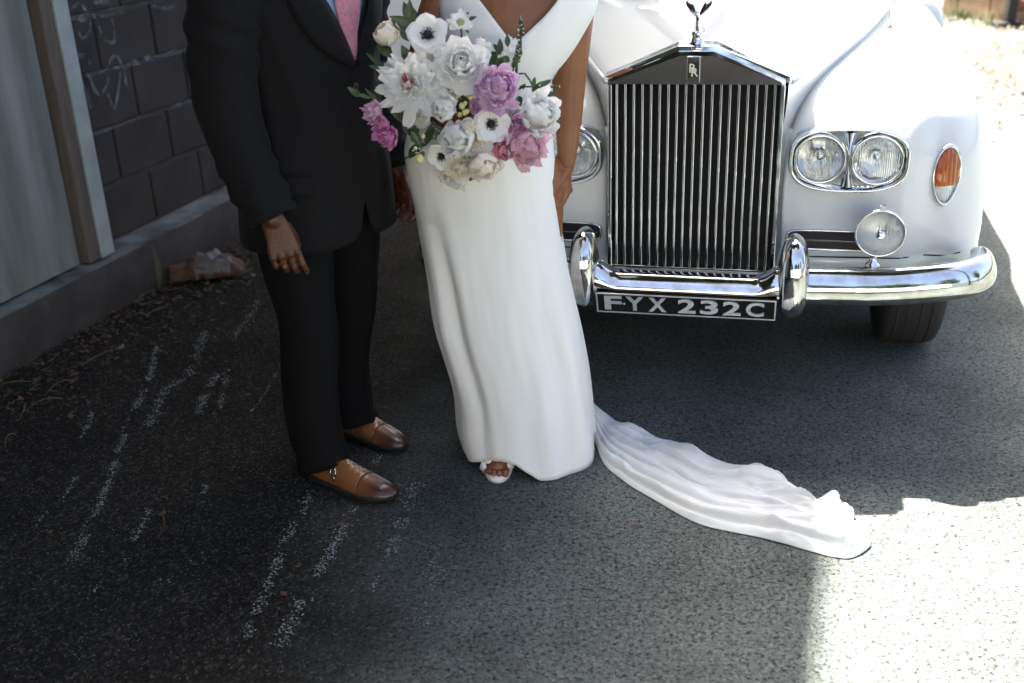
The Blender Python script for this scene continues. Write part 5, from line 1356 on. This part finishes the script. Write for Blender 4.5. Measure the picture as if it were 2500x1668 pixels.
# leaves: (tip pixel, base pixel, half width px)
LEAVES = [(950, 40, 1010, 60, 11), (985, 5, 1005, 60, 12), (1000, 0, 1000, 70, 13), (1015, 30, 990, 90, 12), (955, 48, 985, 75, 8), (1010, 20, 1030, 80, 9), (975, 60, 1000, 100, 12), (980, 110, 1000, 150, 12),
          (921, 108, 955, 140, 10), (900, 160, 955, 175, 9), (935, 150, 960, 190, 12), (915, 195, 950, 190, 12), (848, 212, 880, 235, 9), (870, 228, 905, 240, 5), (890, 215, 925, 250, 6), (905, 245, 960, 260, 8), (915, 180, 940, 200, 8), (895, 130, 940, 165, 7),
          (940, 255, 985, 285, 9), (985, 300, 960, 270, 8), (1000, 330, 985, 290, 11), (1005, 345, 1020, 300, 10), (1030, 360, 1005, 320, 12), (1000, 385, 1020, 350, 11), (1055, 300, 1040, 350, 11), (1040, 340, 1060, 310, 9), (1060, 318, 1075, 340, 8), (1015, 400, 1035, 370, 8),
          (1160, 365, 1175, 340, 9), (1150, 350, 1168, 330, 7), (1190, 120, 1215, 150, 8), (1175, 155, 1215, 150, 10), (1180, 140, 1220, 130, 8), (1220, 95, 1222, 135, 8), (1238, 85, 1240, 115, 7), (1215, 165, 1225, 140, 12), (1200, 165, 1230, 145, 10), (1245, 150, 1225, 140, 9), (1205, 108, 1222, 130, 6), (1275, 128, 1250, 150, 7), (1268, 140, 1250, 165, 7), (1228, 155, 1200, 175, 9),
          (1283, 205, 1265, 225, 6), (1306, 188, 1300, 215, 6), (1360, 232, 1318, 225, 8), (1330, 238, 1300, 220, 7), (1345, 195, 1320, 210, 6), (1272, 262, 1265, 235, 9), (1258, 268, 1262, 240, 8), (1345, 200, 1310, 205, 5), (1318, 200, 1300, 225, 7), (1165, 40, 1145, 48, 5), (1145, 28, 1140, 35, 3), (1145, 80, 1135, 72, 3),
          (1040, 140, 1050, 150, 8), (1030, 148, 1060, 150, 9), (1090, 118, 1078, 130, 8), (1000, 150, 985, 170, 9), (1115, 230, 1135, 250, 12), (1130, 290, 1150, 270, 10), (1150, 240, 1130, 270, 12), (1120, 255, 1145, 250, 14)]
for k, (tx, ty, bx, by, hw) in enumerate(LEAVES):
    dp = fr_.uniform(-.015, .045); Yb = BQ.y - dp; Yt = BQ.y - dp - fr_.uniform(-.03, .03)
    if 1030 < tx < 1160 and 220 < ty < 300: Yb = Yt = BQ.y - .06
    a, b = at_y(bx, by, Yb) - BQ, at_y(tx, ty, Yt) - BQ; d = b - a; ln = d.length; d.normalize(); toc = -ray(tx, ty).normalized()
    sd = d.cross(toc).normalized(); nn = sd.cross(d).normalized(); w_ = hw * BQ.y / FPX; rows = []
    for i in range(8):
        t = i / 7; wd = w_ * (math.sin(math.pi * (.06 + .90 * t ** .8)) ** 1.1); c = a + d * ln * t + nn * (.12 * ln * math.sin(t * 2.6) * fr_.uniform(.4, 1))
        rows.append([c + sd * wd + nn * wd * .35, c + sd * wd * .5 + nn * wd * .1, c, c - sd * wd * .5 + nn * wd * .1, c - sd * wd + nn * wd * .35])
    o = obj('leaf', *loft(rows, False), MT['leaf2'] if k in (12, 13, 14, 27, 49, 50, 51, 56, 28) else MT['leaf'], bq); subd(o, 1)
# flower spikes
for (x0, y0, x1, y1, w0) in ((1272, 92, 1272, 40, 8), (1312, 212, 1366, 212, 7), (1010, 372, 1046, 345, 9), (1262, 150, 1268, 100, 6)):
    a, b = at_y(x0, y0, BQ.y - .01) - BQ, at_y(x1, y1, BQ.y - .02) - BQ; mb = MB()
    mb.add(*tube([a - (b - a) * .8, a, b], [.0022, .002, .001], 6))
    for i in range(70):
        t = fr_.random() ** .9; c = a.lerp(b, t); r = w0 * BQ.y / FPX * (1 - t * .85) ; an = fr_.random() * 6.28
        q = c + Vector((math.cos(an), math.sin(an) * .8, .3 * math.sin(an * 2))) * r; mb.add(*lathe([(0, -.003), (.0026, 0), (0, .004)], q, (q - c) + Vector((0, 0, .001)), 6), 1 if fr_.random() < .25 else 0)
    mb.build('flower_spike', [MT['leaf'], MT['petal_w']], bq)
stm = MB()
for (x0, y0, x1, y1) in ((1252, 175, 1262, 110), (1262, 180, 1258, 130), (1126, 95, 1125, 70), (1283, 180, 1268, 180), (1010, 315, 1035, 300), (1030, 335, 1070, 340), (1283, 182, 1300, 210)):
    stm.add(*tube([at_y(x0, y0, BQ.y) - BQ, at_y((x0+x1)/2 + 2, (y0+y1)/2, BQ.y - .015) - BQ, at_y(x1, y1, BQ.y - .01) - BQ], .0025, 6))
stm.build('stem', MT['leaf2'], bq)
core = MB()
for k in range(26):
    a = fr_.random() * 6.28; r = fr_.uniform(0, .10); p = Vector((.01 + r * math.cos(a), .04, .02 + r * math.sin(a)))
    core.add(*tube([p, p * .4 + Vector((.01, .055, -.08)), Vector((.02 * math.cos(a), .07 + .012 * math.sin(a), -.06)), Vector((.03 * math.cos(a), .065 + .02 * math.sin(a), -.20))], .003, 6))
core.build('stem_bundle', MT['leaf2'], bq)
